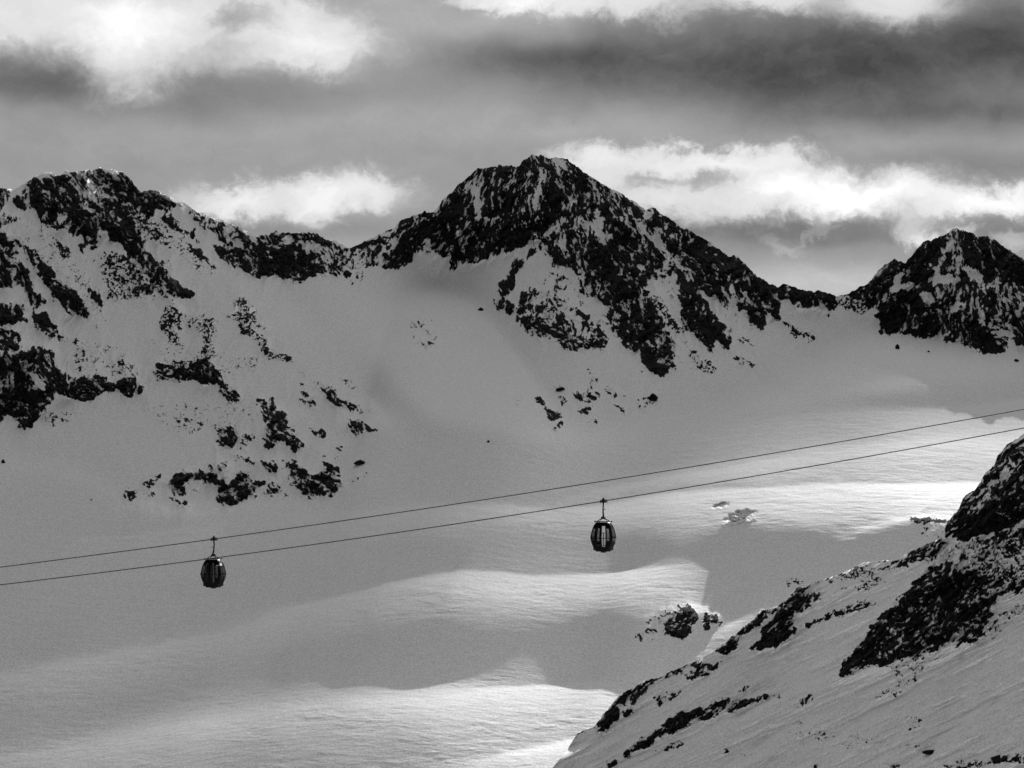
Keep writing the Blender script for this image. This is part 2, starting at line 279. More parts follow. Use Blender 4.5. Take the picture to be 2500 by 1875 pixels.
# --- outcrops below the central peak
R(4,.5,0,(340,1000),(400,930),(440,990),(400,1010)); R(4,.3,0,(380,1010),(480,1040),(470,1060),(400,1030)); R(4,.15,0,(340,1060),(400,1100),(460,1100),(450,1150),(380,1110))
R(4,.65,0,(990,1370),(1050,1380),(1050,1420),(1010,1420)); R(4,.7,0,(1085,1355),(1150,1340),(1150,1360)); R(4,.6,0,(1140,1395),(1175,1400),(1160,1410))
R(4,.66,0,(1220,1380),(1310,1355),(1355,1385),(1340,1410),(1250,1410)); R(4,.58,0,(1400,1355),(1440,1370),(1500,1390),(1440,1410)); R(4,.45,0,(1430,1430),(1500,1440),(1480,1480),(1440,1460))
R(4,.85,0,(1610,1400),(1640,1370),(1675,1385),(1675,1415),(1620,1415)); R(4,.66,0,(1245,1465),(1340,1440),(1290,1475)); R(4,.78,0,(1070,1465),(1120,1455),(1142,1500),(1110,1522),(1080,1500)); R(4,.55,0,(1095,1570),(1150,1530),(1120,1575))
R(4,.28,2,(1300,1245),(1350,1290),(1335,1330),(1310,1280)); R(4,.4,0,(1570,1400),(1600,1440),(1580,1440)); R(4,.12,2,(880,1380),(930,1380),(910,1440)); R(4,.3,0,(1270,1520),(1350,1520),(1340,1535)); R(4,.3,0,(1040,1470),(1070,1470),(1050,1500))
R(4,.4,0,(2120,1080),(2160,1090),(2150,1110)); R(4,.4,0,(2055,1140),(2190,1215),(2180,1225),(2120,1200)); R(4,.25,0,(1540,1240),(1600,1250),(1590,1258))
# --- right arm of the central peak and the col
R(5,.78,0,(0,180),(100,255),(150,280),(230,340),(270,345),(330,385),(380,445),(450,495),(550,550),(590,525),(700,565),(840,572),(890,585),(1000,640),(1150,720),(1110,730),(1010,710),(950,690),(900,710),(800,680),(700,680),(640,660),(600,640),(570,700),(570,790),(510,790),(490,740),(460,760),(470,855),(400,840),(340,790),(340,740),(370,730),(290,720),(240,620),(220,730),(150,690),(60,590),(0,560))
R(5,.92,0,(240,350),(300,370),(370,440),(440,510),(440,640),(340,560),(240,480)); R(5,.1,0,(215,480),(225,480),(280,600),(240,600)); R(5,.15,0,(290,580),(330,600),(370,670),(350,670)); R(5,.15,0,(80,370),(130,440),(160,480),(110,430)); R(5,.03,0,(230,630),(245,630),(285,720),(340,730),(330,800),(240,740),(225,740))
R(5,.70,0,(0,600),(60,640),(130,740),(200,820),(220,900),(140,860),(220,970),(130,900),(130,1020),(90,960),(20,900),(0,880))
R(5,.04,0,(50,590),(90,620),(230,740),(330,800),(340,830),(230,870),(160,770),(90,690))
R(5,.45,2,(0,990),(80,1060),(120,1130),(60,1130),(0,1100))
R(5,.7,0,(600,795),(650,820),(650,830),(620,810)); R(5,.85,0,(648,865),(680,850),(695,880),(660,885)); R(5,.28,0,(700,850),(800,880),(780,910),(720,910)); R(5,.7,0,(475,812),(500,830),(480,833)); R(5,.35,2,(300,900),(350,920),(390,960),(320,920)); R(5,.45,0,(230,980),(380,1080),(375,1088),(340,1080),(260,1020)); R(5,.2,0,(580,740),(640,760),(640,790),(600,780))
R(5,.5,2,(930,615),(1010,630),(1150,640),(1150,725),(1110,730),(960,690)); R(5,.42,0,(1010,605),(1110,545),(1175,515),(1150,640),(1060,640))
R(5,.90,0,(1150,530),(1205,465),(1270,400),(1340,360),(1410,380),(1400,450),(1360,480),(1320,570),(1280,620),(1230,670),(1190,700),(1150,680),(1145,600))
# --- right peak
R(5,.82,0,(1410,385),(1440,340),(1550,235),(1740,158),(1970,200),(2212,360),(2500,420),(3300,600),(3300,1100),(2500,1040),(2212,960),(2170,950),(2130,900),(2100,860),(2090,960),(2050,1000),(1960,1000),(1880,990),(1800,940),(1700,880),(1640,870),(1600,900),(1510,900),(1450,880),(1380,870),(1300,880),(1250,860),(1240,810),(1240,760),(1210,750),(1220,700),(1290,600),(1400,570),(1500,560),(1540,540),(1400,540),(1330,570),(1380,480))
R(5,.58,0,(1500,560),(1700,640),(1800,540),(2000,520),(2300,540),(2500,640),(2400,900),(2100,850),(1850,720),(1700,700),(1560,640)); R(5,.45,0,(1640,350),(1740,340),(1850,355),(1920,440),(1940,530),(1840,510),(1820,440),(1780,400),(1700,380))
R(5,.9,0,(1600,545),(1800,545),(1830,580),(1700,590)); R(5,.03,0,(1540,490),(1640,465),(1790,505),(1760,535),(1600,530),(1540,510)); R(5,.06,0,(1830,430),(1900,440),(1930,530),(1860,510)); R(5,.1,0,(1490,590),(1560,580),(1620,650),(1600,670),(1520,630)); R(5,.12,0,(1700,690),(1760,650),(1790,700),(1720,725))
R(5,.06,0,(1350,480),(1380,450),(1405,465),(1340,560),(1310,580)); R(5,.08,0,(1280,600),(1380,540),(1480,520),(1480,545),(1340,590),(1290,615)); R(5,.2,0,(1630,330),(1720,270),(1740,285),(1640,345)); R(5,.2,0,(1590,410),(1640,430),(1620,450)); R(5,.3,0,(2080,640),(2150,720),(2120,720))
for k in range(4): R(5,.10,0,(1880+k*45,745+k*8),(1900+k*45,745+k*8),(2060+k*30,925-k*12),(2040+k*30,925-k*12))
R(5,.88,0,(1250,640),(1380,590),(1480,600),(1500,700),(1450,860),(1380,840),(1250,850),(1230,720)); R(5,.5,0,(1660,890),(1690,900),(1680,920))
# --- foreground shoulder and outcrop standing on the glacier sheet
R(6,.68,1,(1590,512),(1650,498),(1690,503),(1820,512),(1820,525),(1700,522),(1640,514)); R(6,.2,2,(1680,590),(1700,550),(1820,530),(1820,600),(1700,600)); R(6,.4,0,(1500,560),(1600,515),(1600,522),(1520,560))
R(6,.66,1,(525,990),(545,940),(590,908),(640,903),(672,930),(680,970),(655,1000),(655,1040),(600,1062),(530,1045))
R(6,.72,1,(680,960),(700,940),(760,950),(800,990),(750,990),(700,1030),(690,990)); R(6,.45,0,(440,1030),(470,1020),(460,1060)); R(6,.5,0,(393,1040),(412,1040),(405,1068)); R(6,.36,0,(440,980),(560,915),(610,903),(540,955),(490,975)); R(6,.38,2,(1080,795),(1160,785),(1150,812),(1090,818))
# --- foreground ridge (a surface of its own)
FG = field()
Q = lambda f, d, k, *p: paint(FG, f, list(p), d, k)
Q(6,.68,1,(3000,-60),(2500,10),(2180,105),(2100,160),(2055,205),(2035,255),(1975,335),(1895,405),(1845,475),(1810,530),(1810,600),(1870,590),(1920,620),(2000,570),(2100,550),(2180,520),(2500,430),(3000,300))
Q(6,.90,1,(2180,250),(2060,330),(1990,440),(1940,520),(1910,600),(1990,570),(2180,510),(2600,400),(2600,150)); Q(6,.84,1,(2180,115),(2060,215),(1990,345),(1960,420),(1850,540),(1900,460),(2050,300),(2180,170))
Q(6,.30,1,(2180,250),(2090,260),(2000,370),(1900,480),(1880,530),(1960,470),(2050,370)); Q(6,.85,1,(1850,570),(1880,500),(1930,480),(1910,590))
Q(6,.58,1,(1640,665),(1700,630),(1800,600),(1830,620),(1760,690),(1730,700),(1650,690)); Q(6,.3,2,(1740,690),(1900,610),(1930,620),(1880,660),(1760,700))
Q(6,.70,1,(3000,300),(2500,450),(2180,530),(2050,590),(1900,640),(1860,700),(1760,730),(1660,800),(1640,850),(1540,930),(1470,990),(1440,1050),(1400,1100),(1320,1200),(1300,1250),(1360,1240),(1450,1190),(1500,1190),(1600,1150),(1700,1130),(1800,1100),(1900,1080),(1980,1040),(2020,980),(2060,900),(2060,870),(2120,870),(2180,830),(2500,720),(3000,600))
Q(6,.80,1,(1650,840),(1750,740),(1860,700),(1900,820),(1900,900),(2050,880),(2040,940),(1990,1020),(1850,1020),(1700,1120),(1560,1190),(1400,1190),(1310,1245),(1330,1200),(1450,1040),(1540,950))
Q(6,.94,1,(1310,1248),(1330,1195),(1440,1045),(1540,935),(1580,960),(1500,1060),(1440,1140),(1390,1200)); Q(6,.92,1,(1680,1000),(1860,920),(2030,930),(1980,1010),(1840,1010),(1700,1060))
Q(6,.50,2,(1900,640),(2100,600),(2500,500),(2500,720),(2180,800),(2000,780),(1930,740)); Q(6,.25,2,(1560,1190),(1720,1130),(1780,1140),(1700,1240),(1600,1330),(1500,1330),(1590,1270)); Q(6,.3,2,(2030,970),(2150,900),(2130,950),(2050,1030),(1990,1040)); Q(6,.5,1,(1800,1100),(1900,1060),(2000,1040),(1950,1080),(1830,1110))
Q(6,.74,1,(1215,795),(1130,825),(1060,885),(1040,910),(960,925),(930,965),(870,1020),(790,1075),(740,1115),(800,1130),(850,1080),(900,1020),(960,990),(1050,920),(1080,900),(1150,850))
Q(6,.66,1,(1060,900),(1130,840),(1240,840),(1240,880),(1120,960),(1100,1010),(1150,1000),(1240,960),(1380,900),(1500,870),(1490,900),(1380,930),(1250,980),(1150,1010),(1080,1070),(1000,1100),(890,1115),(950,1060),(1000,980))
Q(6,.90,1,(890,1115),(960,1050),(1040,1030),(1095,1055),(1030,1098)); Q(6,.38,2,(1310,780),(1440,720),(1600,700),(1560,730),(1480,750),(1560,800),(1460,840),(1340,830),(1420,790)); Q(6,.45,1,(1430,708),(1600,690),(1700,680),(1640,720),(1500,740),(1400,735)); Q(6,.55,1,(1215,795),(1280,775),(1380,735),(1440,708),(1430,725),(1300,785))
Q(6,.55,1,(780,1165),(700,1180),(640,1210),(600,1230),(640,1240),(700,1230),(760,1180)); Q(6,.70,1,(680,1155),(600,1185),(490,1235),(400,1265),(330,1305),(290,1340),(240,1395),(205,1445),(205,1490),(240,1480),(300,1430),(300,1370),(360,1370),(430,1290),(440,1265),(560,1240),(600,1205),(680,1175))
Q(6,.8,1,(330,1400),(357,1395),(340,1420)); Q(6,.38,1,(455,1330),(600,1300),(560,1330),(510,1370),(480,1370)); Q(6,.85,1,(478,1350),(500,1355),(495,1375)); Q(6,.6,1,(865,1300),(930,1268),(890,1300)); Q(6,.6,1,(120,1485),(180,1470),(130,1500),(60,1560),(45,1590),(55,1570))
Q(6,.80,1,(580,1415),(700,1370),(760,1350),(900,1345),(1045,1315),(1040,1328),(930,1355),(830,1395),(760,1415),(640,1455),(560,1490),(490,1520),(350,1600),(260,1643),(340,1580),(420,1520),(500,1450)); Q(6,.35,1,(700,1365),(760,1330),(740,1360))
Q(6,.58,1,(1080,1380),(1190,1335),(1180,1350),(1120,1385)); Q(6,.22,2,(1045,1465),(1140,1440),(1150,1460),(1060,1470)); Q(6,.26,2,(1620,1430),(1720,1425),(1690,1490),(1650,1480)); Q(6,.36,1,(460,1585),(600,1540),(520,1580)); Q(6,.35,1,(1550,1650),(1680,1630),(1600,1650))
Q(6,.62,1,(1780,1640),(1900,1640),(2060,1610),(2180,1590),(2500,1500),(2700,1500),(2700,1560),(2400,1620),(2200,1625),(2050,1645),(1900,1670)); Q(6,.3,1,(1230,1405),(1310,1400),(1290,1420)); Q(6,.3,2,(2020,980),(2160,890),(2170,930),(2040,1060))
Q(6,.14,2,(1000,1480),(1400,1500),(1700,1560),(1400,1560)); Q(6,.25,1,(380,1600),(440,1590),(420,1610)); Q(6,.35,1,(800,1580),(900,1600),(850,1600))

def rockness(fld):
    """signed field, above zero where bare rock shows"""
    D, K, _ = fld
    wx = fbm(gu/60, gv/60, 31, 3)*22; wy = fbm(gu/60, gv/60, 57, 3)*22
    def crag(a, b, seed, k=1.0):
        rib = fbm(a/(58*k), b/(260*k), seed+3, 3, .6, True)
        n = .30*rib + .34*fbm(a/(17*k), b/(52*k), seed, 4, .66, True) + .42*fbm(a/(10*k)+5, b/(19*k), seed+5, 4, .72) + .50*fbm(a/6.0, b/9.0, seed+9, 3, .8) + .34*fbm(a/7.0+3, b/20.0, seed+13, 2, .7, True)
        return (n-n.mean())/n.std()
    gx, gy_ = gu+wx, gv+wy
    def radial(au, av, R0):
        return np.arctan2(gx-au, gy_-av)*R0, np.hypot(gx-au, gy_-av)
    aL, bL = radial(-330, -260, 1000); aM, bM = radial(1300, 120, 520); aR, bR = radial(2330, 330, 420)
    n0 = np.where(gx < 860, crag(aL, bL, 101), np.where(gx < 2112, crag(aM, bM, 131), crag(aR, bR, 151)))
    c, s = math.cos(math.radians(-36)), math.sin(math.radians(-36))
    n1 = crag(-(gx*s)+gy_*c, gx*c+gy_*s, 211, .9)
    n2 = .26*fbm(gx/24, gy_/30, 307, 4, .6)*2+.8*fbm(gu/5.6, gv/4.2, 401, 3, .85)*2.3; n2 = (n2-n2.mean())/n2.std()
    cs, sn_ = math.cos(math.radians(35)), math.sin(math.radians(35)); n3 = crag(-gx*sn_+gy_*cs, gx*cs+gy_*sn_, 251, .5)
    n = np.where(K < .5, n0, np.where(K < 1.5, n1, np.where(K < 2.5, n2, n3)))
    p = 1/(1+np.exp(-1.702*n))                                   # roughly uniform
    return np.where(D < .012, -.6, D+.62*D*(1-D)*(1-.35*D)-.02*smooth(.7, .9, D)+.003-p), D, n
MR, MD, MN = rockness(MT)
FRK, FD, FN = rockness(FG)
def soft_raster(D, k, n=2, g=1.5):
    a = np.clip(D*g, 0, 1)
    for _ in range(n): a = blur1(blur1(a, k, 0), k, 1)
    return a
MBODY, MWIDE, FBODY, FWIDE = soft_raster(MD, 4), soft_raster(MD, 18, 3), soft_raster(FD, 4), soft_raster(FD, 18, 2)
def sample(A, u, v):
    x = np.clip((u-RU0)/RS, 0, nu-1.001); y = np.clip((v-RV0)/RS, 0, nv-1.001)
    i = x.astype(int); j = y.astype(int); fx = x-i; fy = y-j
    return (A[j, i]*(1-fx)+A[j, i+1]*fx)*(1-fy)+(A[j+1, i]*(1-fx)+A[j+1, i+1]*fx)*fy

# ------------------------------------------------------------------ how the snow surface tilts: sunlight it should catch
def curve(u, pts):
    xs = np.array([p[0] for p in pts], float); out = []
    for k in range(1, len(pts[0])): out.append(np.interp(u, xs, [p[k] for p in pts]))
    return out
def streak(u, v, pts):
    """crest line: (u, v, amount, softness above, fade below)"""
    c, a, wu, wd = curve(u, pts)
    k = 1 if u.ndim == 1 else 1
    c = blur1(blur1(c, 16, k), 16, k) if u.ndim == 2 else c; a = blur1(blur1(a, 20, k), 20, k); wu = blur1(wu, 14, k); wd = blur1(wd, 14, k)
    d = v-c
    return a*np.where(d < 0, np.exp(-(d/wu)**2*1.2), np.exp(-np.maximum(d, 0)/wd))
G_STREAKS = [
 [(-400,1830,0,30,90),(60,1850,.45,26,90),(253,1816,.7,50,90),(443,1769,.85,60,80),(601,1750,.86,66,75),(696,1734,.9,66,75),(886,1721,.90,60,62),(1076,1702,1.0,45,66),(1266,1680,1.0,8,80),(1400,1668,1.0,5,130),(1500,1660,1.0,5,150),(1530,1690,.4,5,120),(1580,1720,0,10,100),(3000,1720,0,10,100)],
 [(-400,1690,0,30,60),(0,1658,.42,26,60),(253,1607,.50,22,60),(443,1563,.56,20,60),(601,1519,.58,18,55),(696,1490,.68,14,50),(886,1449,.66,16,60),(1013,1411,.85,10,65),(1139,1399,.95,10,70),(1234,1405,1.0,8,75),(1297,1415,1.0,5,80),(1350,1410,.95,4,80),(1445,1406,1.0,4,80),(1535,1393,1.0,5,75),(1587,1384,.78,9,75),(1666,1388,.52,14,65),(1761,1398,.22,22,50),(1860,1410,0,26,40),(3000,1410,0,20,40)],
 [(-400,1330,.03,6,50),(0,1327,.14,4,60),(380,1304,.20,5,60),(570,1272,.24,8,60),(823,1256,.38,12,50),(1013,1238,.50,18,50),(1234,1240,.72,16,45),(1350,1249,.95,7,40),(1482,1234,.95,5,42),(1614,1211,.85,9,50),(1825,1195,.8,8,50),(2088,1185,.8,5,46),(2378,1182,.8,4,46),(3000,1180,1.0,4,55)],
 [(-400,1260,0,20,30),(1250,1250,0,20,30),(1482,1200,.62,22,18),(1666,1162,.70,26,24),(1825,1140,.62,26,30),(2000,1110,.45,30,40),(2300,1080,.4,30,40),(3000,1080,.4,30,40)],
 [(-400,1100,0,20,60),(1500,1110,0,30,80),(1700,1070,.22,40,120),(1808,1050,.34,40,120),(1989,1020,.46,28,120),(2242,1003,.70,14,130),(2400,992,.85,10,120),(2500,978,1.0,8,110),(3000,950,1.0,8,110)],
 [(-400,1337,0,8,20),(1980,1345,0,12,20),(2020,1335,.55,14,14),(2088,1304,.95,16,12),(2173,1274,1.0,14,8),(2230,1262,.85,10,5),(2330,1262,.5,10,5),(2400,1262,0,8,5),(3000,1262,0,8,5)],
 [(-400,1660,0,8,30),(1570,1668,0,8,50),(1603,1644,1.0,10,60),(1687,1588,1.0,12,50),(1745,1550,.9,14,40),(1790,1520,.5,16,30),(1840,1490,.25,16,20),(1900,1460,0,16,20),(3000,1460,0,16,20)],
 [(-400,1490,0,8,20),(1570,1510,0,8,12),(1625,1484,.5,8,10),(1680,1470,1.0,12,12),(1710,1478,1.0,16,18),(1760,1502,.8,12,14),(1790,1518,0,8,12),(3000,1518,0,8,12)],
 [(-400,1890,0,30,40),(1080,1885,0,20,30),(1180,1862,.5,16,30),(1290,1838,.85,14,40),(1400,1812,1.0,14,60),(1500,1790,.8,20,60),(3000,1790,.8,20,60)],
 [(-400,1440,0,30,60),(300,1440,0,20,40),(420,1455,.10,10,40),(560,1475,.08,14,30),(760,1480,0,20,30),(3000,1480,0,20,30)],
]
G_DARK = [                                                       # steeper, shaded faces
 (1900,1355,230,60,.8,-10),(2120,1340,150,55,.7,0),(1300,1565,340,70,.88,-3),(1650,1560,90,90,.8,-40),(1840,1400,90,70,.6,0),(2250,1310,120,42,1.0,0),(1560,1610,110,60,.9,0),(1860,1300,130,32,.7,0),
]
G_HOLLOW = [(620,1640,420,50,.24,-14),(120,1560,300,45,.2,-8),(500,1440,330,40,.16,-8),(1180,1330,300,42,.38,-4),(1270,1560,350,66,.62,-4),(1650,1330,240,36,.42,0),(1930,1345,200,60,.30,0),(60,1760,240,50,.16,-10),(1600,1600,120,60,.6,-30),(2250,1330,120,50,.3,0),(250,1380,320,26,.12,-6)]
def aim_glacier(u, v):
    w = fbm(u/170+3, v/38, 77, 3)*9; wv = v+w
    b = np.zeros_like(v)
    for s in G_STREAKS: b = 1-(1-b)*(1-np.clip(streak(u, wv, s), 0, 1))
    lit = smooth(960, 1080, v+(1900-u)*.03)*smooth(1150, 1950, u)*smooth(1420, 1250, v)      # broad sunlit shelf on the right
    b = 1-(1-b)*(1-.22*lit)
    for (cu_, cv_, a_, b_, k, t) in G_DARK:
        ct, st = math.cos(math.radians(t)), math.sin(math.radians(t))
        x = ((u-cu_)*ct+(v-cv_)*st)/a_; y = (-(u-cu_)*st+(v-cv_)*ct)/b_
        b = b*(1-k*np.exp(-(x*x+y*y)**1.5))
    for (cu_, cv_, a_, b_, k, t) in G_HOLLOW:
        ct, st = math.cos(math.radians(t)), math.sin(math.radians(t))
        x = ((u-cu_)*ct+(v-cv_)*st)/a_; y = (-(u-cu_)*st+(v-cv_)*ct)/b_
        b = b-.45*k*np.exp(-(x*x+y*y)**1.3)
    return b

# ------------------------------------------------------------------ surface integration
def solve_depth(us, vs, B, h0, QO, WO, lam=.7, passes=6):
    """least-squares surface over a grid of sight lines (rows vs from low to high, columns us): its tilt away from the
       viewer should catch the wanted sunlight B (cosine between normal and sun); QO/WO give the tilt directly where the
       ground lies in the shadow of the peaks.  Returns ln(depth)."""
    n, m = B.shape; tu = ((us-UC)/F)[None]; tv = ((VH-vs)/F)[:, None]; du = (us[1]-us[0])/F; dv = abs(vs[1]-vs[0])/F
    ky = 2-2*np.cos(np.pi*np.arange(n)/n); kx = 2-2*np.cos(np.pi*np.arange(m)/m)
    K = ky[:, None]/dv**2+lam*kx[None]/du**2; K[0, 0] = 1
    def dct_solve(f):
        E = np.concatenate([f, f[::-1]], 0); E = np.concatenate([E, E[:, ::-1]], 1); Fh = np.fft.rfft2(E)
        jy = np.arange(2*n); jy = np.minimum(jy, 2*n-jy); jx = np.arange(m+1)
        kk = (2-2*np.cos(np.pi*jy/n))[:, None]/dv**2+lam*(2-2*np.cos(np.pi*jx/m))[None]/du**2; kk[0, 0] = 1
        Fh = Fh/kk; Fh[0, 0] = 0; return np.fft.irfft2(Fh, s=E.shape)[:n, :m]
    Bw = B.copy(); g0 = np.gradient(h0)/du
    G = np.broadcast_to(g0[None], B.shape)
    for ps in range(passes):
        Ge = G/(1+tu*G); den = np.maximum(LY-Ge*LX, .4)
        nn = 1.06
        q = (LZ-tv*Ge*LX-Bw*nn)/den; q = q*(1-WO)+QO*WO
        p = (tv-q)*Ge; s = 1/np.maximum(q+p*tu-tv, .04)
        se = .5*(s[1:]+s[:-1])
        div = np.zeros_like(B); div[:-1] += se/dv; div[1:] -= se/dv
        h = dct_solve(-div*1.0)*1.0
        h = h-h[0].mean()+h0[None]
        G = blur1(np.gradient(h, axis=1)/du, 1, 1); sv = np.gradient(h, axis=0)/dv; sv = np.maximum(sv, .3)
        Ge = G/(1+tu*G); sa = 1/sv+tv; qa = (sa+tu*(-tv*Ge))/(1-tu*Ge); pa = (tv-qa)*Ge
        got = (LZ-pa*LX-qa*LY)/np.sqrt(1+pa*pa+qa*qa)
        if ps < passes-1: Bw = Bw+np.clip(.7*blur1(blur1(B-got, 4, 0), 2, 1), -.1, .1)*(1-WO); Bw = np.clip(Bw, -.35, .45)
    return h, got

SKY3 = [(-950,230),(-500,190),(0,195),(40,195),(75,205),(110,190),(150,165),(215,125),(260,105),(310,100),(355,118),(390,100),(470,92),(540,88),(600,75),(650,85),(690,100),(725,98),(770,130),(810,180),(850,220),(880,212),(905,205),(960,215),(975,240),(1030,255),(1060,285),(1100,275),(1130,300),(1175,335),(1240,355),(1300,380),(1370,415),(1440,430),(1480,455),(1530,483),(1590,475),(1640,458),(1658,448),(1680,466),(1700,462),(1780,465),(1850,458),(1900,468),(1960,500),(2040,535),(2085,560)]
SKY4 = [(0,590),(70,565),(140,530),(200,495),(250,480),(280,440),(320,420),(370,405),(410,392),(418,385),(425,398),(455,400),(480,375),(540,300),(600,245),(660,195),(690,165),(697,150),(712,155),(750,152),(830,140),(920,145),(950,115),(1000,85),(1040,90),(1085,108),(1120,98),(1170,105),(1210,135),(1260,170),(1310,200),(1370,240),(1440,275),(1500,310),(1560,350),(1605,385),(1630,368),(1660,372),(1680,395),(1740,430),(1800,475),(1870,510),(1930,540),(1980,575),(2040,620),(2060,632),(2090,628),(2140,670),(2180,710),(2208,742)]
SKY5 = [(440,495),(490,535),(550,555),(590,530),(640,555),(700,570),(740,575),(790,590),(840,578),(890,590),(940,615),(1010,610),(1060,585),(1110,550),(1150,535),(1175,520),(1205,470),(1270,405),(1320,375),(1340,362),(1365,385),(1385,375),(1408,390),(1440,350),(1500,290),(1550,240),(1620,232),(1680,200),(1740,165),(1800,175),(1860,190),(1920,215),(1970,208),(2020,245),(2080,290),(2150,330),(2212,370),(2600,480),(3320,640)]
skypts = np.array(fr(3, SKY3)+fr(4, SKY4)+fr(5, SKY5))
RID6 = [(-260,2000),(-60,1720),(0,1655),(55,1590),(115,1495),(190,1470),(203,1450),(240,1400),(290,1340),(330,1308),(400,1268),(490,1240),(600,1188),(680,1158),(740,1118),(800,1078),(870,1018),(930,968),(960,930),(1040,910),(1080,880),(1130,830),(1215,798),(1280,778),(1380,738),(1440,710),(1600,693),(1640,668),(1700,632),(1755,613),(1785,598),(1808,562),(1832,515),(1856,485),(1880,450),(1900,408),(1950,378),(1980,338),(2000,290),(2040,258),(2060,208),(2100,163),(2150,133),(2180,108),(2300,40),(2500,-30),(2700,-60)]
ridpts = np.array(fr(6, RID6))

# ---- sheet 1: glacier and mountains
us = np.arange(-340, 2901, 2.0)
skyv = np.interp(us, skypts[:, 0], skypts[:, 1])
NR = 1050; t = (np.arange(NR)/(NR-1))
VB = 2080.0
rdens = sample(MD, us, skyv+8)
jag = (fbm(us/16, us*0, 501, 4, .7)*7+np.maximum(fbm(us/9, us*0+3, 541, 3, .7), 0)*-6)*np.clip(rdens*1.6, .05, 1)
skyj = skyv+jag
V1 = VB+(skyj[None, :]-VB)*t[:, None]
U1 = np.broadcast_to(us[None, :], V1.shape)
B1 = aim_glacier(U1, V1)
RD1 = sample(MD, U1, V1)
mount = smooth(1180, 900, V1)                                    # steeper towards the mountain foot
left_foot = np.interp(us, [-340,0,120,330,520,760,870,900,930,990,2900], [1120,1150,1130,1250,1250,1240,1150,1000,760,600,-100])
mid_foot = np.interp(us, [-340,855,880,960,1150,1250,1400,1700,1950,2110,2200,2900], [-100,720,700,690,720,850,1070,1030,900,800,740,-100])
right_foot = np.interp(us, [-340,2060,2125,2240,2400,2500,2900], [-100,-100,800,850,880,900,980])
foot = np.maximum(np.maximum(left_foot, mid_foot), right_foot)
foots = blur1(blur1(foot, 25, 0), 25, 0)
wide = sample(MWIDE, U1, V1)

gsv = np.arange(VB, 320, -2.0); GU, GV = np.meshgrid(us, gsv)
GB1 = aim_glacier(GU, GV); gwide = sample(MWIDE, GU, GV)
onm = smooth(20, -60, GV-foots[None])
QO = .215*(1-onm)+(.52+.28*gwide)*onm
aG, bG = np.arctan2(GU+330, GV+260)*1000, np.hypot(GU+330, GV+260)
aH, bH = np.arctan2(GU-1300, GV-120)*520, np.hypot(GU-1300, GV-120)
rl = np.where(GU < 860, fbm(aG/75, bG/420, 831, 4, .55, True), fbm(aH/70, bH/300, 833, 4, .55, True))
QO = QO+onm*rl*.30+(1-onm)*fbm(GU/260, GV/120, 837, 4, .5)*.07
# snow shoulder coming down from the left mountain towards the bowl
shl = np.interp(GV, [560, 610, 740, 880, 1010, 1150], [560, 620, 720, 830, 945, 1000]); sdx = GU-shl; shm = smooth(560, 640, GV)*smooth(1180, 1040, GV)
QO = QO+shm*(-.12*np.exp(-((sdx+35)/45)**2)+.16*np.exp(-((sdx-45)/50)**2))
QO = np.maximum(QO, (VH-GV)/F+.135)
WO = smooth(1160, 1010, GV+np.maximum(GU-1500, 0)*.16)
WO = np.maximum(WO, smooth(60, -40, GV-blur1(blur1(left_foot, 40, 0), 40, 0)[None]))
BT = .004 + GB1*.25 + fbm(GU/260, GV/80, 655, 4)*.026
H1, GOT1 = solve_depth(us, gsv, BT, np.full(us.shape, math.log(1330.0)), QO, WO)
print('err', np.abs(GOT1-BT)[WO < .1].mean(), 'bottom', np.exp(H1[0].min()), np.exp(H1[0].max()))
def from_grid(H, us_, gs, V):
    fi = np.clip((gs[0]-V)/(gs[0]-gs[1]), 0, len(gs)-1.001); k = fi.astype(int); f = fi-k; cc = np.broadcast_to(np.arange(len(us_))[None], V.shape)
    return H[k, cc]*(1-f)+H[k+1, cc]*f
Y1 = np.exp(blur1(from_grid(H1, us, gsv, V1), 1, 0))
rwx = fbm(U1/120, V1/40, 691, 3)*10
rip = (fbm((U1+rwx*3)/34+V1/90, (V1+rwx)/5.6, 611, 4, .7)*.8+fbm((U1-rwx*2)/70, (V1+rwx)/14, 617, 3, .6)*1.1)*smooth(-.9, .9, fbm(U1/150, V1/45, 633, 3))*1.3
rip_amt = smooth(900, 1020, V1)*(.12+.8*np.sqrt(np.clip(B1, 0, 1)))
Y1 = Y1+rip*rip_amt*1.0
Y1s = Y1.copy()
print('err', np.abs(GOT1-BT)[WO < .1].mean())
# relief of the crags
wxx = fbm(U1/80, V1/80, 701, 3)*26
big = fbm((U1+wxx)/95+V1/260, V1/210, 711, 4, .5, True)
mid = fbm((U1+wxx)/34+V1/60, V1/46, 731, 5, .62, True)
MN1 = sample(MN, U1, V1)
body = sample(MBODY, U1, V1)
rel = wide*big*34+body*(mid*9-1.5*np.clip(MN1, -2, 2)+3)
rel = rel*(1-.65*smooth(1180, 1300, V1)*smooth(1400, 1550, U1))
Y1 = Y1-rel
bw1, bw2 = fbm(U1/14, V1/9, 961, 4, .65)*12, fbm(U1/12, V1/8, 967, 4, .65)*7
def blob(u0, v0, a_, b_): return np.exp(-(((U1+bw1-u0)/a_)**2+((V1+bw2-v0+(U1-u0)*.22)/b_)**2)**2)
Y1 = Y1+7*blob(1806, 1260, 30, 11)+5*blob(1757, 1234, 20, 5)-2*blob(1805, 1275, 40, 4)
RK1 = sample(MR, U1, V1)

def sheet(V, U, Y):
    x = Y*(U-UC)/F; z = Y*(VH-V)/F; return np.stack([x, Y, z], -1)
P1 = sheet(V1, U1, Y1)
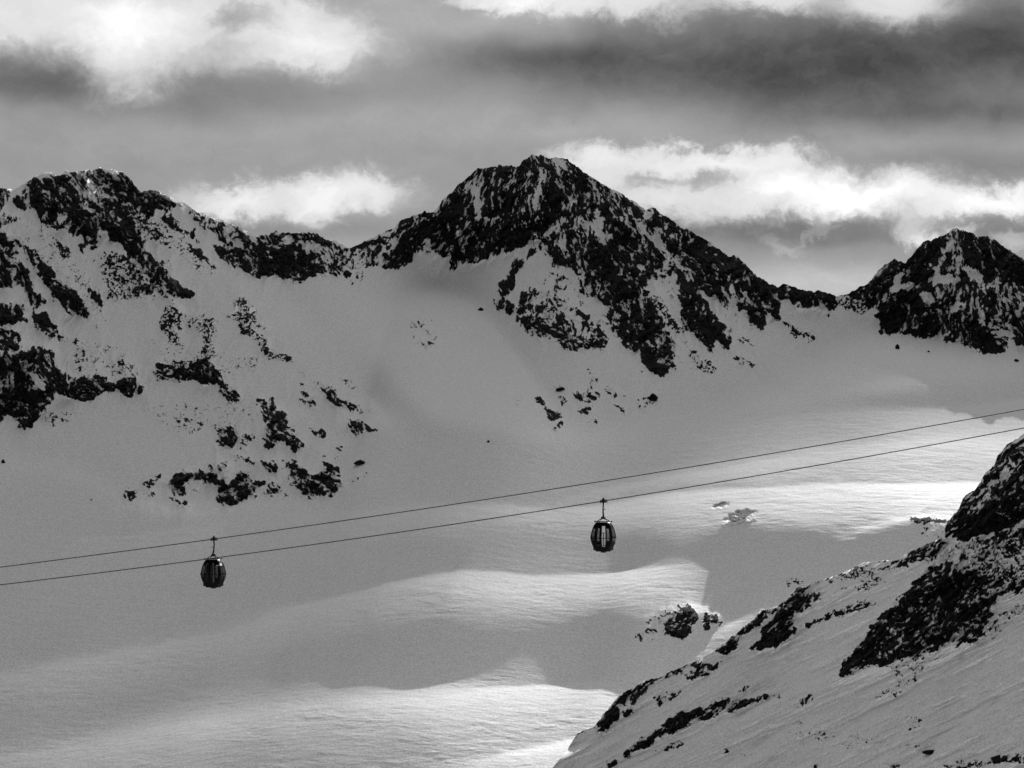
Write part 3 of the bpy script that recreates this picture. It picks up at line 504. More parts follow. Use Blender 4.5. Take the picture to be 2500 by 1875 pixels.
# far side of the skyline, falling away behind
def backside(P, rows, step, drop, seed):
    out = []; last = P[-1]; base = last.copy()
    acc_z = np.zeros(last.shape[0]); us_ = np.arange(last.shape[0])
    sm = last.copy()
    for r in range(1, rows+1):
        d = step*r*(1+.06*r); k = min(1, r/8.0)
        for c in (1, 2): sm[:, c] = blur1(sm[:, c], 2+r//2, 0)
        q = base*(1-k)+sm*k if r < 9 else sm.copy()
        q = q.copy(); q[:, 0] = base[:, 0]*(1+d/np.maximum(base[:, 1], 1)*0.0)
        q[:, 1] = q[:, 1]+d; q[:, 2] = q[:, 2]-d*drop - .8 + fbm(us_/7.0, us_*0+r*.7, seed, 3)*min(r, 6)*.6
        out.append(q)
    return np.concatenate([P, np.stack(out)], 0)
BR = 26
P1b = backside(P1, BR, 6.0, .62, 801)
RK1b = np.concatenate([RK1, np.repeat(RK1[-1:]*.5+.1, BR, 0)], 0)

# ---- materials
def mat(name):
    m = bpy.data.materials.new(name); m.use_nodes = True; nt = m.node_tree; nt.nodes.clear(); return m, nt
def N(nt, t, **kw):
    n = nt.nodes.new(t)
    for k, v in kw.items(): setattr(n, k, v)
    return n
def mountain_material(name, grain):
    m, nt = mat(name); L = nt.links.new
    geo = N(nt, 'ShaderNodeNewGeometry'); at = N(nt, 'ShaderNodeAttribute'); at.attribute_name = 'rock'
    fine = N(nt, 'ShaderNodeTexNoise'); fine.inputs['Scale'].default_value = .62*grain; fine.inputs['Detail'].default_value = 6; fine.inputs['Roughness'].default_value = .7
    L(geo.outputs['Position'], fine.inputs['Vector'])
    a = N(nt, 'ShaderNodeMath', operation='MULTIPLY_ADD'); L(fine.outputs['Fac'], a.inputs[0]); a.inputs[1].default_value = .95; L(at.outputs['Fac'], a.inputs[2])
    r = N(nt, 'ShaderNodeMapRange', interpolation_type='SMOOTHSTEP'); L(a.outputs[0], r.inputs['Value'])
    r.inputs['From Min'].default_value = .39; r.inputs['From Max'].default_value = .57
    # snow
    sn = N(nt, 'ShaderNodeBsdfPrincipled'); sn.inputs['Roughness'].default_value = .75; sn.inputs['Specular IOR Level'].default_value = .15
    g1 = N(nt, 'ShaderNodeTexNoise'); g1.inputs['Scale'].default_value = .8*grain; g1.inputs['Detail'].default_value = 3; g1.inputs['Roughness'].default_value = .9
    L(geo.outputs['Position'], g1.inputs['Vector'])
    cr = N(nt, 'ShaderNodeMapRange'); L(g1.outputs['Fac'], cr.inputs['Value']); cr.inputs['From Min'].default_value = .36; cr.inputs['From Max'].default_value = .64
    cr.inputs['To Min'].default_value = .56; cr.inputs['To Max'].default_value = .92; L(cr.outputs[0], sn.inputs['Base Color'])
    mp = N(nt, 'ShaderNodeMapping'); mp.inputs['Scale'].default_value = (.05*grain, .13*grain, .13*grain); L(geo.outputs['Position'], mp.inputs['Vector'])
    wv = N(nt, 'ShaderNodeTexNoise'); wv.inputs['Scale'].default_value = 1.0; wv.inputs['Detail'].default_value = 6; wv.inputs['Roughness'].default_value = .65; L(mp.outputs[0], wv.inputs['Vector'])
    bp = N(nt, 'ShaderNodeBump'); bp.inputs['Strength'].default_value = 1; bp.inputs['Distance'].default_value = .55/grain; L(wv.outputs['Fac'], bp.inputs['Height']); L(bp.outputs[0], sn.inputs['Normal'])
    # rock
    rk = N(nt, 'ShaderNodeBsdfPrincipled'); rk.inputs['Roughness'].default_value = .9; rk.inputs['Specular IOR Level'].default_value = .04
    g2 = N(nt, 'ShaderNodeTexNoise'); g2.inputs['Scale'].default_value = .35*grain; g2.inputs['Detail'].default_value = 8; g2.inputs['Roughness'].default_value = .75; L(geo.outputs['Position'], g2.inputs['Vector'])
    c2 = N(nt, 'ShaderNodeMapRange'); L(g2.outputs['Fac'], c2.inputs['Value']); c2.inputs['From Min'].default_value = .45; c2.inputs['From Max'].default_value = .75
    c2.inputs['To Min'].default_value = .004; c2.inputs['To Max'].default_value = .06; L(c2.outputs[0], rk.inputs['Base Color'])
    b2 = N(nt, 'ShaderNodeBump'); b2.inputs['Distance'].default_value = 2.0/grain; L(g2.outputs['Fac'], b2.inputs['Height']); L(b2.outputs[0], rk.inputs['Normal'])
    mx = N(nt, 'ShaderNodeMixShader'); L(r.outputs['Result'], mx.inputs[0]); L(sn.outputs[0], mx.inputs[1]); L(rk.outputs[0], mx.inputs[2])
    o = N(nt, 'ShaderNodeOutputMaterial'); L(mx.outputs[0], o.inputs['Surface']); return m
M_MT = mountain_material("snow_and_dark_rock", 1.0)
M_FG = mountain_material("snow_and_dark_rock_near", 1.4)

def mesh_from_grid(name, P, RK, material, facemask=None, flip=False):
    n, m = P.shape[:2]; idx = np.arange(n*m).reshape(n, m)
    a, b, c, d = idx[:-1, :-1], idx[:-1, 1:], idx[1:, 1:], idx[1:, :-1]
    q = np.stack([a, b, c, d], -1).reshape(-1, 4)
    if facemask is not None: q = q[facemask.reshape(-1)]
    used = np.zeros(n*m, bool); used[q.ravel()] = True; remap = np.cumsum(used)-1
    co = P.reshape(-1, 3)[used].astype(np.float32); q = remap[q].astype(np.int32); rk = RK.reshape(-1)[used].astype(np.float32)
    me = bpy.data.meshes.new(name); me.vertices.add(len(co)); me.vertices.foreach_set('co', co.ravel())
    me.loops.add(q.size); me.loops.foreach_set('vertex_index', q.ravel())
    me.polygons.add(len(q)); me.polygons.foreach_set('loop_start', np.arange(0, q.size, 4, dtype=np.int32))
    me.polygons.foreach_set('loop_total', np.full(len(q), 4, np.int32))
    me.polygons.foreach_set('use_smooth', np.ones(len(q), bool)); me.update(calc_edges=True)
    at = me.attributes.new('rock', 'FLOAT', 'POINT'); at.data.foreach_set('value', rk)
    me.materials.append(material); ob = bpy.data.objects.new(name, me); COL.objects.link(ob); ob['kind'] = 'structure'; return ob

# which sheet faces belong to which landform
fu = U1[:-1, :-1]; fv = V1[:-1, :-1]
isL = (fv < left_foot[None, :-1]) & (fu < 872); isM = (fv < mid_foot[None, :-1]) & ~isL & (fu >= 862) & (fu < 2112); isR = (fv < right_foot[None, :-1]) & (fu >= 2112)
back = np.zeros((BR, fu.shape[1]), bool)
def wb(mask, cond): return np.concatenate([mask, np.repeat(cond[None], BR, 0)], 0)
cu1 = us[:-1]; cL = cu1 < 872; cM = (cu1 >= 872) & (cu1 < 2112); cR = cu1 >= 2112
def take(name, mask):
    return mesh_from_grid(name, P1b, RK1b, M_MT, mask)
mL = take("mountain", wb(isL, cL)); mM = take("mountain", wb(isM, cM)); mR = take("mountain", wb(isR, cR))
gl = take("glacier", wb(~(isL | isM | isR), np.zeros_like(cL)))

# ---- sheet 2: foreground ridge
us2 = np.arange(1216, 2789, 2.0)
rv2 = np.interp(us2, ridpts[:, 0], ridpts[:, 1])
rd2 = sample(FD, us2, rv2+8)
rv2j = rv2+(fbm(us2/15, us2*0, 521, 4, .7)*8)*np.clip(rd2*1.5, .06, 1)
NR2 = 640; t2 = np.arange(NR2)/(NR2-1); VB2 = 2300.0
V2 = VB2+(rv2j[None]-VB2)*t2[:, None]; U2 = np.broadcast_to(us2[None], V2.shape)
F_STREAKS = [
 [(1200,1905,.4,12,40),(1350,1846,.85,10,16),(1455,1812,.70,12,20),(1560,1782,.55,14,16),(1656,1750,.25,14,14),(1700,1735,0,14,14),(2900,1735,0,14,14)],
 [(1200,1800,0,12,30),(1780,1712,0,14,20),(1846,1690,.25,16,20),(1930,1655,.30,20,18),(2009,1617,.34,18,18),(2080,1575,.18,18,18),(2140,1540,0,18,18),(2900,1540,0,18,18)],
 [(1200,1905,0,12,40),(1500,1880,.15,20,30),(1800,1820,.15,30,30),(2200,1770,.06,30,30),(2900,1770,.0,18,18)],
]
B2 = np.zeros_like(V2); wv2 = V2+fbm(U2/150, V2/40, 79, 3)*7
for s in F_STREAKS: B2 = 1-(1-B2)*(1-np.clip(streak(U2, wv2, s), 0, 1))
RD2 = sample(FD, U2, V2)
rip2 = fbm((U2+V2*1.2)/46, (V2-U2*-.42)/7, 619, 4, .62)
BT2 = -.05+B2*.28+fbm(U2/190, V2/70, 659, 3)*.03
# starting depth: just in front of the glacier on the left, coming nearer to the right
gy = np.array([np.interp(1860.0, V1[::-1, np.argmin(abs(us-1300))], Y1s[::-1, np.argmin(abs(us-1300))])])[0]
y02 = np.interp(us2, [1216, 1300, 1500, 1800, 2200, 2500, 2790], [gy*.93, gy*.91, gy*.88, gy*.83, gy*.77, gy*.73, gy*.70])*.88
y02 = blur1(y02, 30, 0)
wide2 = sample(FWIDE, U2, V2)
gs2 = np.arange(VB2, 1000, -2.0); GU2, GV2 = np.meshgrid(us2, gs2); GB2 = np.zeros_like(GU2); gw2 = GV2+fbm(GU2/150, GV2/40, 79, 3)*7
for s in F_STREAKS: GB2 = 1-(1-GB2)*(1-np.clip(streak(GU2, gw2, s), 0, 1))
GW2 = sample(FWIDE, GU2, GV2)
fgd = fbm((GU2*.88-GV2*.47)/260, (GV2*.88+GU2*.47)/34, 667, 4, .6)
H2, GOT2 = solve_depth(us2, gs2, -.19+GB2*.5+fgd*.46, np.log(y02), .62+.2*GW2, smooth(.15, .5, GW2), lam=.4)
Y2 = np.exp(blur1(from_grid(H2, us2, gs2, V2), 1, 0))
Y2 = Y2+rip2*(.8+.5*np.sqrt(np.clip(B2, 0, 1)))*1.0+fbm((U2+V2*.9)/120, (V2*.88+U2*.42)/26, 671, 5, .62)*5.0
G2 = sample(FN, U2, V2)
w2x = fbm(U2/80, V2/80, 703, 3)*26
big2 = fbm((U2*.8+V2*.55+w2x)/95, (V2*.8-U2*-.5)/70, 713, 4, .5, True); mid2 = fbm((U2*.8+V2*.5+w2x)/30, (V2*.8+U2*.5)/24, 733, 5, .62, True)
body2 = sample(FBODY, U2, V2); Y2 = Y2-(wide2*(big2*8+6)+body2*(mid2*4.0-.8*np.clip(G2, -2, 2)+2))
P2_ = sheet(V2, U2, Y2); RK2 = sample(FRK, U2, V2)
P2b = backside(P2_, 22, 3.0, .75, 811); RK2b = np.concatenate([RK2, np.repeat(RK2[-1:]*.4-.2, 22, 0)], 0)
rg = mesh_from_grid("ridge", P2b, RK2b, M_FG)

# ---- ground under and around everything, out to the horizon
me = bpy.data.meshes.new("ground"); S = 40000.0
gz = -420.0
me.from_pydata([(-S, -S, gz), (S, -S, gz), (S, S, gz), (-S, S, gz)], [], [(0, 1, 2, 3)]); at = me.attributes.new('rock', 'FLOAT', 'POINT'); at.data.foreach_set('value', [-.6]*4)
me.materials.append(M_MT); go = bpy.data.objects.new("ground", me); COL.objects.link(go); go['kind'] = 'structure'

def depth_at(u, v, which=1):
    VV, YY, uu = (V1, Y1, us) if which == 1 else (V2, Y2, us2)
    c = int(np.argmin(abs(uu-u))); return float(np.interp(-v, -VV[:, c], YY[:, c]))
def on_surface(u, v, which=1):
    y = depth_at(u, v, which); return Vector((y*(u-UC)/F, y, y*(VH-v)/F))

# ------------------------------------------------------------------ unseen cloud added high above, outside the frame, to shade the peaks
def shade_cloud_over(name, outline, extra, alt, thick, edge, dens, seed):
    """unseen bank added so that its shade falls on the ground outlined in the list (photo pixels on the snow, plus plain x, y points)"""
    P = []
    for (u, v) in outline:
        g = on_surface(u, v); t_ = (alt-g.z)/LZ; P.append((g.x+LX*t_, g.y+LY*t_-65))
    for (x, y, z) in extra: t_ = (alt-z)/LZ; P.append((x+LX*t_, y+LY*t_))
    xs = [p[0] for p in P]; ys = [p[1] for p in P]; st = 35.0
    X, Y = np.meshgrid(np.arange(min(xs)-150, max(xs)+150, st), np.arange(min(ys)-150, max(ys)+150, st))
    sd_ = inside_sdf(X.astype(np.float32), Y.astype(np.float32), P)+fbm(X/420, Y/420, seed, 4, .6)*edge*.3
    th = smooth(0, edge, sd_)*thick*(1+.35*fbm(X/300, Y/300, seed+5, 4)); n, m = X.shape
    top = alt+th*.6; bot = alt-th*.4; ins = sd_ > 0
    idx = -np.ones((2, n, m), int); vs = []; fs = []
    for j in range(n):
        for i in range(m):
            if ins[max(j-1, 0):j+2, max(i-1, 0):i+2].any():
                idx[0, j, i] = len(vs); vs.append((X[j, i], Y[j, i], top[j, i]+.5)); idx[1, j, i] = len(vs); vs.append((X[j, i], Y[j, i], bot[j, i]-.5))
    cell = np.zeros((n-1, m-1), bool)
    for j in range(n-1):
        for i in range(m-1):
            q = idx[0, j:j+2, i:i+2]
            if (q >= 0).all():
                cell[j, i] = True; a, b, c, d = (j, i), (j, i+1), (j+1, i+1), (j+1, i)
                fs.append([int(idx[0][k]) for k in (a, b, c, d)]); fs.append([int(idx[1][k]) for k in (d, c, b, a)])
    def on(j, i): return 0 <= j < n-1 and 0 <= i < m-1 and cell[j, i]
    for j in range(n-1):
        for i in range(m-1):
            if not cell[j, i]: continue
            for (dj, di, a, b) in ((-1, 0, (j, i), (j, i+1)), (1, 0, (j+1, i+1), (j+1, i)), (0, -1, (j+1, i), (j, i)), (0, 1, (j, i+1), (j+1, i+1))):
                if not on(j+dj, i+di): fs.append([int(idx[0][b]), int(idx[0][a]), int(idx[1][a]), int(idx[1][b])])
    me = bpy.data.meshes.new(name); me.from_pydata(vs, [], fs); me.update()
    m_, nt = mat("shade_cloud_vapour"); pv = N(nt, 'ShaderNodeVolumePrincipled'); pv.inputs['Color'].default_value = (.95, .95, .95, 1); pv.inputs['Density'].default_value = dens; pv.inputs['Anisotropy'].default_value = .4
    o_ = N(nt, 'ShaderNodeOutputMaterial'); nt.links.new(pv.outputs[0], o_.inputs['Volume']); me.materials.append(m_)
    o = bpy.data.objects.new(name, me); COL.objects.link(o); o['kind'] = 'stuff'; return o
shade_cloud_over("shade_cloud", [(-330,2040),(-230,1700),(-120,1460),(60,1300),(300,1245),(600,1210),(900,1170),(1200,1140),(1500,1105),(1750,1055),(2000,1005),(2250,1010),(2500,1030),(2880,1040)],
           [(2400, 2600, 300), (2600, 5200, 300), (-2600, 5200, 300), (-1800, 2200, 150)], 3000.0, 110.0, 170.0, .026, 41)

# ------------------------------------------------------------------ boulders standing on the snow
def boulder_mesh(seed, w, h, d):
    rnd = random.Random(seed); bm = bmesh.new(); bmesh.ops.create_icosphere(bm, subdivisions=4, radius=1)
    cuts = [(Vector((rnd.uniform(-1, 1), rnd.uniform(-1, 1), rnd.uniform(-.4, 1))).normalized(), rnd.uniform(.45, .8)) for _ in range(12)]
    for v in bm.verts:
        for nrm, dd in cuts:
            k = v.co.dot(nrm)-dd
            if k > 0: v.co -= nrm*k*.92
    co = np.array([v.co[:] for v in bm.verts])
    n = fbm(co[:, 0]*3+seed, co[:, 1]*3+co[:, 2]*2.3, 900+seed, 4, .6)
    for v, k in zip(bm.verts, n): v.co *= 1+.16*float(k)
    for v in bm.verts: v.co = Vector((v.co.x*w/2, v.co.y*d/2, v.co.z*h/2+h*.25))
    me = bpy.data.meshes.new("boulder"); bm.to_mesh(me); bm.free(); return me
def rock_material():
    m, nt = mat("dark_boulder_rock"); L = nt.links.new
    geo = N(nt, 'ShaderNodeNewGeometry'); g = N(nt, 'ShaderNodeTexNoise'); g.inputs['Scale'].default_value = .9; g.inputs['Detail'].default_value = 8; g.inputs['Roughness'].default_value = .75; L(geo.outputs['Position'], g.inputs['Vector'])
    c = N(nt, 'ShaderNodeMapRange'); L(g.outputs['Fac'], c.inputs['Value']); c.inputs['From Min'].default_value = .45; c.inputs['From Max'].default_value = .75; c.inputs['To Min'].default_value = .003; c.inputs['To Max'].default_value = .022
    s = N(nt, 'ShaderNodeBsdfPrincipled'); s.inputs['Roughness'].default_value = .9; s.inputs['Specular IOR Level'].default_value = .15; L(c.outputs[0], s.inputs['Base Color'])
    b = N(nt, 'ShaderNodeBump'); b.inputs['Distance'].default_value = .6; L(g.outputs['Fac'], b.inputs['Height']); L(b.outputs[0], s.inputs['Normal'])
    o = N(nt, 'ShaderNodeOutputMaterial'); L(s.outputs[0], o.inputs['Surface']); return m
M_RK = rock_material()
BOULDERS = [  # u, v, width px, height px, sheet, label
 (8,1127,11,9,1,"small dark boulder alone in shaded snow at the far left edge"),
 (1174,755,15,8,1,"flat dark boulder alone on the snow bowl left of the central rock spur"),
 (1193,1078,8,5,1,"tiny dark rock alone on smooth snow below the snow bowl"),
 (878,1129,34,10,1,"long flat dark slab right of the low outcrop on the left mountain"),
 (2190,848,15,11,1,"dark boulder alone on snow under the left foot of the right peak"),
 (2023,770,7,7,1,"small dark boulder just below the saddle between central and right peak"),
 (2267,858,7,5,1,"tiny dark rock below the right peak, right of a bigger boulder"),
 (2482,880,12,7,1,"small flat dark boulder under the right peak near the right edge"),
 (1594,970,24,18,1,"blocky dark boulder on snow below the lowest tip of the central peak"),
 (1366,950,26,9,1,"flat dark boulder topmost of the outcrops below the central peak"),
 (2270,1836,42,9,2,"long flat dark boulder on foreground snow at the lower right"),
 (1990,1872,12,10,2,"small round dark boulder cut by the bottom edge of the foreground snow"),
 (1613,1718,12,14,2,"dark boulder in the snow below the lower end of the foreground ridge"),
]
for i, (u, v, w, h, s, lab) in enumerate(BOULDERS):
    p = on_surface(u, v+h*.35, s); k = p.y/F
    me = boulder_mesh(i+3, w*k, h*k*1.5, w*k*.8); me.materials.append(M_RK)
    for pl in me.polygons: pl.use_smooth = False
    o = bpy.data.objects.new("boulder", me); COL.objects.link(o); o.location = p; o['label'] = lab; o['category'] = 'boulder'; o['group'] = 'single boulders lying on the snow'

# ------------------------------------------------------------------ broken ice on the snow swell
def ice_block():
    p = on_surface(1790, 1262, 1); k = p.y/F
    m, nt = mat("dirty_ice"); L = nt.links.new
    geo = N(nt, 'ShaderNodeNewGeometry'); g = N(nt, 'ShaderNodeTexNoise'); g.inputs['Scale'].default_value = .55; g.inputs['Detail'].default_value = 6; g.inputs['Roughness'].default_value = .7; L(geo.outputs['Position'], g.inputs['Vector'])
    c = N(nt, 'ShaderNodeMapRange'); L(g.outputs['Fac'], c.inputs['Value']); c.inputs['From Min'].default_value = .4; c.inputs['From Max'].default_value = .62; c.inputs['To Min'].default_value = .32; c.inputs['To Max'].default_value = .88
    s = N(nt, 'ShaderNodeBsdfPrincipled'); s.inputs['Roughness'].default_value = .6; L(c.outputs[0], s.inputs['Base Color'])
    b = N(nt, 'ShaderNodeBump'); b.inputs['Distance'].default_value = 1; L(g.outputs['Fac'], b.inputs['Height']); L(b.outputs[0], s.inputs['Normal'])
    o_ = N(nt, 'ShaderNodeOutputMaterial'); L(s.outputs[0], o_.inputs['Surface'])
    specs = [((1815, 1258), 27, 18, 21, 'jagged grey ice block, upper right of two on a sunlit snow swell'), ((1791, 1266), 33, 15, 22, 'rounded grey ice block, lower left of two on a sunlit snow swell')]
    for (uv, w, h, sd_, lab) in specs:
        q = on_surface(uv[0], uv[1]+h*.3, 1); kk = q.y/F
        q = q+Vector((0, -3.5, .5)); me = boulder_mesh(sd_, w*kk, h*kk*1.1, w*kk*.6); me.materials.append(m)
        o = bpy.data.objects.new("ice_block", me); COL.objects.link(o); o.location = q; o['label'] = lab; o['category'] = 'ice block'; o['group'] = 'broken ice on the snow swell'
ice_block()

# ------------------------------------------------------------------ cable car
def simple_mat(name, col, rough=.5, metal=0.0, spec=.4):
    m, nt = mat(name); s = N(nt, 'ShaderNodeBsdfPrincipled'); L = nt.links.new
    tcn = N(nt, 'ShaderNodeTexCoord'); n = N(nt, 'ShaderNodeTexNoise'); n.inputs['Scale'].default_value = 9; n.inputs['Detail'].default_value = 5; L(tcn.outputs['Object'], n.inputs['Vector'])
    r = N(nt, 'ShaderNodeMapRange'); L(n.outputs['Fac'], r.inputs['Value']); r.inputs['To Min'].default_value = col*.75; r.inputs['To Max'].default_value = col*1.25; L(r.outputs[0], s.inputs['Base Color'])
    s.inputs['Roughness'].default_value = rough; s.inputs['Metallic'].default_value = metal; s.inputs['Specular IOR Level'].default_value = spec
    o = N(nt, 'ShaderNodeOutputMaterial'); L(s.outputs[0], o.inputs['Surface']); return m
M_SHELL = simple_mat("dark_cabin_paint", .004, .5, 0, .06); M_STEEL = simple_mat("dark_galvanised_steel", .006, .7, 0, .1); M_SEAT = simple_mat("black_seat_padding", .01, .9, 0, .1)
M_ROPE = simple_mat("dark_steel_rope", .02, .7, 0, .2); M_PALE = simple_mat("pale_painted_reflection", .45, .5, 0, .4); M_RACK = simple_mat("worn_aluminium", .16, .5, 0, .3)  # the pale one stands in for a bright window reflection
def glass(name, tint, mixf):
    m, nt = mat(name); L = nt.links.new
    tr = N(nt, 'ShaderNodeBsdfTransparent'); tr.inputs['Color'].default_value = (tint, tint, tint, 1)
    gl_ = N(nt, 'ShaderNodeBsdfPrincipled'); gl_.inputs['Base Color'].default_value = (.01, .01, .01, 1); gl_.inputs['Roughness'].default_value = .08
    mx = N(nt, 'ShaderNodeMixShader'); mx.inputs[0].default_value = mixf; L(tr.outputs[0], mx.inputs[1]); L(gl_.outputs[0], mx.inputs[2])
    o = N(nt, 'ShaderNodeOutputMaterial'); L(mx.outputs[0], o.inputs['Surface']); return m
M_GLASS = glass("tinted_window_glass", .95, .06)
M_GLASSD = glass("dark_window_glass", .5, .4); M_GLASSM = glass("dim_window_glass", .42, .25)

PROF = [(0.00, .62, .58), (.10, .68, .64), (.32, .80, .76), (.55, .90, .86), (.80, .975, .95), (1.02, 1.0, 1.0), (1.12, 1.0, 1.0), (1.30, .985, .97), (1.55, .93, .90), (1.80, .86, .83), (2.00, .78, .75), (2.14, .70, .68), (2.24, .63, .62)]
CL, CW = .93, .92                                                  # half length along the rope, half width across
NT = 64
def _unit():
    a = np.linspace(0, 2*math.pi, 8001); c, s_ = np.cos(a), np.sin(a); e = .4
    x = CL*np.sign(c)*np.abs(c)**e; y = CW*np.sign(s_)*np.abs(s_)**e
    L = np.concatenate([[0], np.cumsum(np.hypot(np.diff(x), np.diff(y)))]); t_ = np.arange(NT)/NT*L[-1]
    return np.interp(t_, L, x), np.interp(t_, L, y)
_UX, _UY = _unit()
def ring(zf, fl, fw, inset=0.0):
    return [Vector((x*(fl-inset/CL), y*(fw-inset/CW), zf)) for x, y in zip(_UX, _UY)]
def obj(name, bm, material, parent, smooth_=False):
    me = bpy.data.meshes.new(name); bm.to_mesh(me); bm.free(); me.materials.append(material)
    for pl in me.polygons: pl.use_smooth = smooth_
    o = bpy.data.objects.new(name, me); COL.objects.link(o); o.parent = parent; return o
def box(bm, c, s, rot=None):
    r = bmesh.ops.create_cube(bm, size=1.0); M = Matrix.Translation(c) @ ((rot or Matrix.Identity(3)).to_4x4()) @ Matrix.Diagonal((s[0], s[1], s[2], 1)); bmesh.ops.transform(bm, matrix=M, verts=r['verts'])
    return r['verts']
def tube(bm, pts, r, seg=10, caps=True):
    rings = []
    for i, p in enumerate(pts):
        p = Vector(p); d = (Vector(pts[min(i+1, len(pts)-1)])-Vector(pts[max(i-1, 0)])).normalized()
        a = d.orthogonal().normalized() if i == 0 else (prev-d*prev.dot(d)).normalized(); prev = a; b = d.cross(a)
        rr = r[i] if isinstance(r, (list, tuple)) else r
        rings.append([bm.verts.new(p+(a*math.cos(2*math.pi*k/seg)+b*math.sin(2*math.pi*k/seg))*rr) for k in range(seg)])
    for i in range(len(rings)-1):
        for k in range(seg): bm.faces.new((rings[i][k], rings[i][(k+1) % seg], rings[i+1][(k+1) % seg], rings[i+1][k]))
    if caps: bm.faces.new(rings[0][::-1]); bm.faces.new(rings[-1])
def cyl(bm, c, axis, r, h, seg=16):
    c = Vector(c); ax = Vector(axis).normalized(); tube(bm, [c-ax*h/2, c+ax*h/2], r, seg)

# windows: (angle start, angle end) as index ranges on the ring, z rows
NROW = len(PROF)
def side_of(i):
    p = ring(0, 1, 1)[i]; q = ring(0, 1, 1)[(i+1) % NT]; mx_, my_ = (p.x+q.x)/2, (p.y+q.y)/2
    return mx_, my_
def build_cabin(root, mirror):
    sgn = -1 if mirror else 1
    rings = [ring(*r) for r in PROF]
    mids = [side_of(i) for i in range(NT)]
    win = {}
    for i, (mx_, my_) in enumerate(mids):
        if abs(my_) > .95*CW and abs(mx_) < .70:                   # long sides: two door panes and a narrow pane either side
            sd_ = 'f' if my_ < 0 else 'b'; ax_ = abs(mx_)
            slot = (1 if mx_ < 0 else 2) if .10 < ax_ < .43 else ((0 if mx_ < 0 else 3) if ax_ > .54 else None)
            if sd_ == 'b' and ax_ < .43: slot = 1
            if slot is not None: win[i] = (sd_, slot)
        elif abs(mx_) > .95*CL and abs(my_) < .62:
            sd_ = 'l' if mx_ < 0 else 'r'
            if abs(my_) > .03: win[i] = (sd_, 0 if my_ < 0 else 1)
    rows = {'f': (2, 10), 'b': (2, 10), 'l': (3, 10), 'r': (3, 10)}
    bm = bmesh.new(); vs = [[bm.verts.new(p) for p in r] for r in rings]; panes = {}
    for j in range(NROW-1):
        for i in range(NT):
            w = win.get(i); lo, hi_ = rows[w[0]] if w else (0, 0)
            if w and w[1] in (0, 3) and w[0] in 'fb': lo, hi_ = 4, 9
            if w and lo <= j < hi_: panes.setdefault(w, []).append((i, j)); continue
            bm.faces.new((vs[j][i], vs[j][(i+1) % NT], vs[j+1][(i+1) % NT], vs[j+1][i]))
    bmesh.ops.solidify(bm, geom=bm.faces[:], thickness=.045)
    for v in list(bm.verts):
        if not v.link_faces: bm.verts.remove(v)
    shell = obj('cabin_shell', bm, M_SHELL, root, False)
    for key, cells in sorted(panes.items()):
        b2 = bmesh.new(); cache = {}
        def gv_(i, j):
            i %= NT
            if (i, j) not in cache:
                p = rings[j][i]; cache[(i, j)] = b2.verts.new(Vector((p.x*.985, p.y*.985, p.z)))
            return cache[(i, j)]
        for (i, j) in cells: b2.faces.new((gv_(i, j), gv_(i+1, j), gv_(i+1, j+1), gv_(i, j+1)))
        bmesh.ops.solidify(b2, geom=b2.faces[:], thickness=.012)
        obj('window', b2, (M_GLASSM if mirror else M_GLASS) if key[0] in 'fb' and key[1] in (1, 2) else M_GLASSD, root, True)
    # roof plate, floor and the box under it
    b = bmesh.new(); top = [b.verts.new(p) for p in ring(2.24, .63, .62)]; t2_ = [b.verts.new(p) for p in ring(2.31, .52, .52)]
    for i in range(NT): b.faces.new((top[i], top[(i+1) % NT], t2_[(i+1) % NT], t2_[i]))
    b.faces.new(t2_); b.faces.new(top[::-1]); obj('roof', b, M_SHELL, root)
    b = bmesh.new(); a0 = [b.verts.new(p) for p in ring(.0, .62, .58)]; a1 = [b.verts.new(p) for p in ring(-.05, .56, .52)]
    for i in range(NT): b.faces.new((a1[i], a1[(i+1) % NT], a0[(i+1) % NT], a0[i]))
    b.faces.new(a1[::-1]); b.faces.new(a0); obj('floor', b, M_SHELL, root)
    b = bmesh.new(); box(b, (.02, 0, -.085), (.34, .5, .07)); box(b, (.02, 0, -.125), (.2, .36, .03)); obj('door_gear_box', b, M_STEEL, root)
    # handrail inside, seats along the ends
    for s in (-1, 1):
        b = bmesh.new(); box(b, (s*.55, 0, .50), (.34, 1.3, .09)); box(b, (s*.55, 0, .26), (.26, 1.2, .40)); box(b, (s*.76, 0, .86), (.06, 1.25, .52)); obj('seat', b, M_SEAT, root)
    for (y_, z_) in ((-.80, 1.02), (.80, 1.02)):
        b = bmesh.new(); tube(b, [(-.78, y_, z_), (.78, y_, z_)], .02, 8); obj('handrail', b, M_STEEL, root)
    # bumper moulding round the widest line
    b = bmesh.new(); r0 = [ring(z, 1.0, 1.0, -.0) for z in (1.0, 1.14)]; lo_ = [b.verts.new(p*1.0+Vector((p.x, p.y, 0)).normalized()*.028) for p in r0[0]]; up_ = [b.verts.new(p+Vector((p.x, p.y, 0)).normalized()*.028) for p in r0[1]]
    for i in range(NT): b.faces.new((lo_[i], lo_[(i+1) % NT], up_[(i+1) % NT], up_[i]))
    bmesh.ops.solidify(b, geom=b.faces[:], thickness=.05)
    # keep the band on the two ends only
    for s in (-1, 1):
        b3 = b.copy(); kill = [f for f in b3.faces if s*f.calc_center_median().x < .78]; bmesh.ops.delete(b3, geom=kill, context='FACES'); obj('bumper_band', b3, M_SHELL, root)
    b.free()
    # ski rack on the door side
    for xx in (-.26, .26):
        b = bmesh.new(); box(b, (xx, -.955, .93), (.05, .03, 1.06)); box(b, (xx, -.90, .42), (.24, .12, .05)); box(b, (xx, -.93, 1.44), (.24, .10, .04)); obj('ski_rack', b, M_STEEL, root)
    # roof frame: ring rail with end knobs, four struts to the hanger foot
    b = bmesh.new()
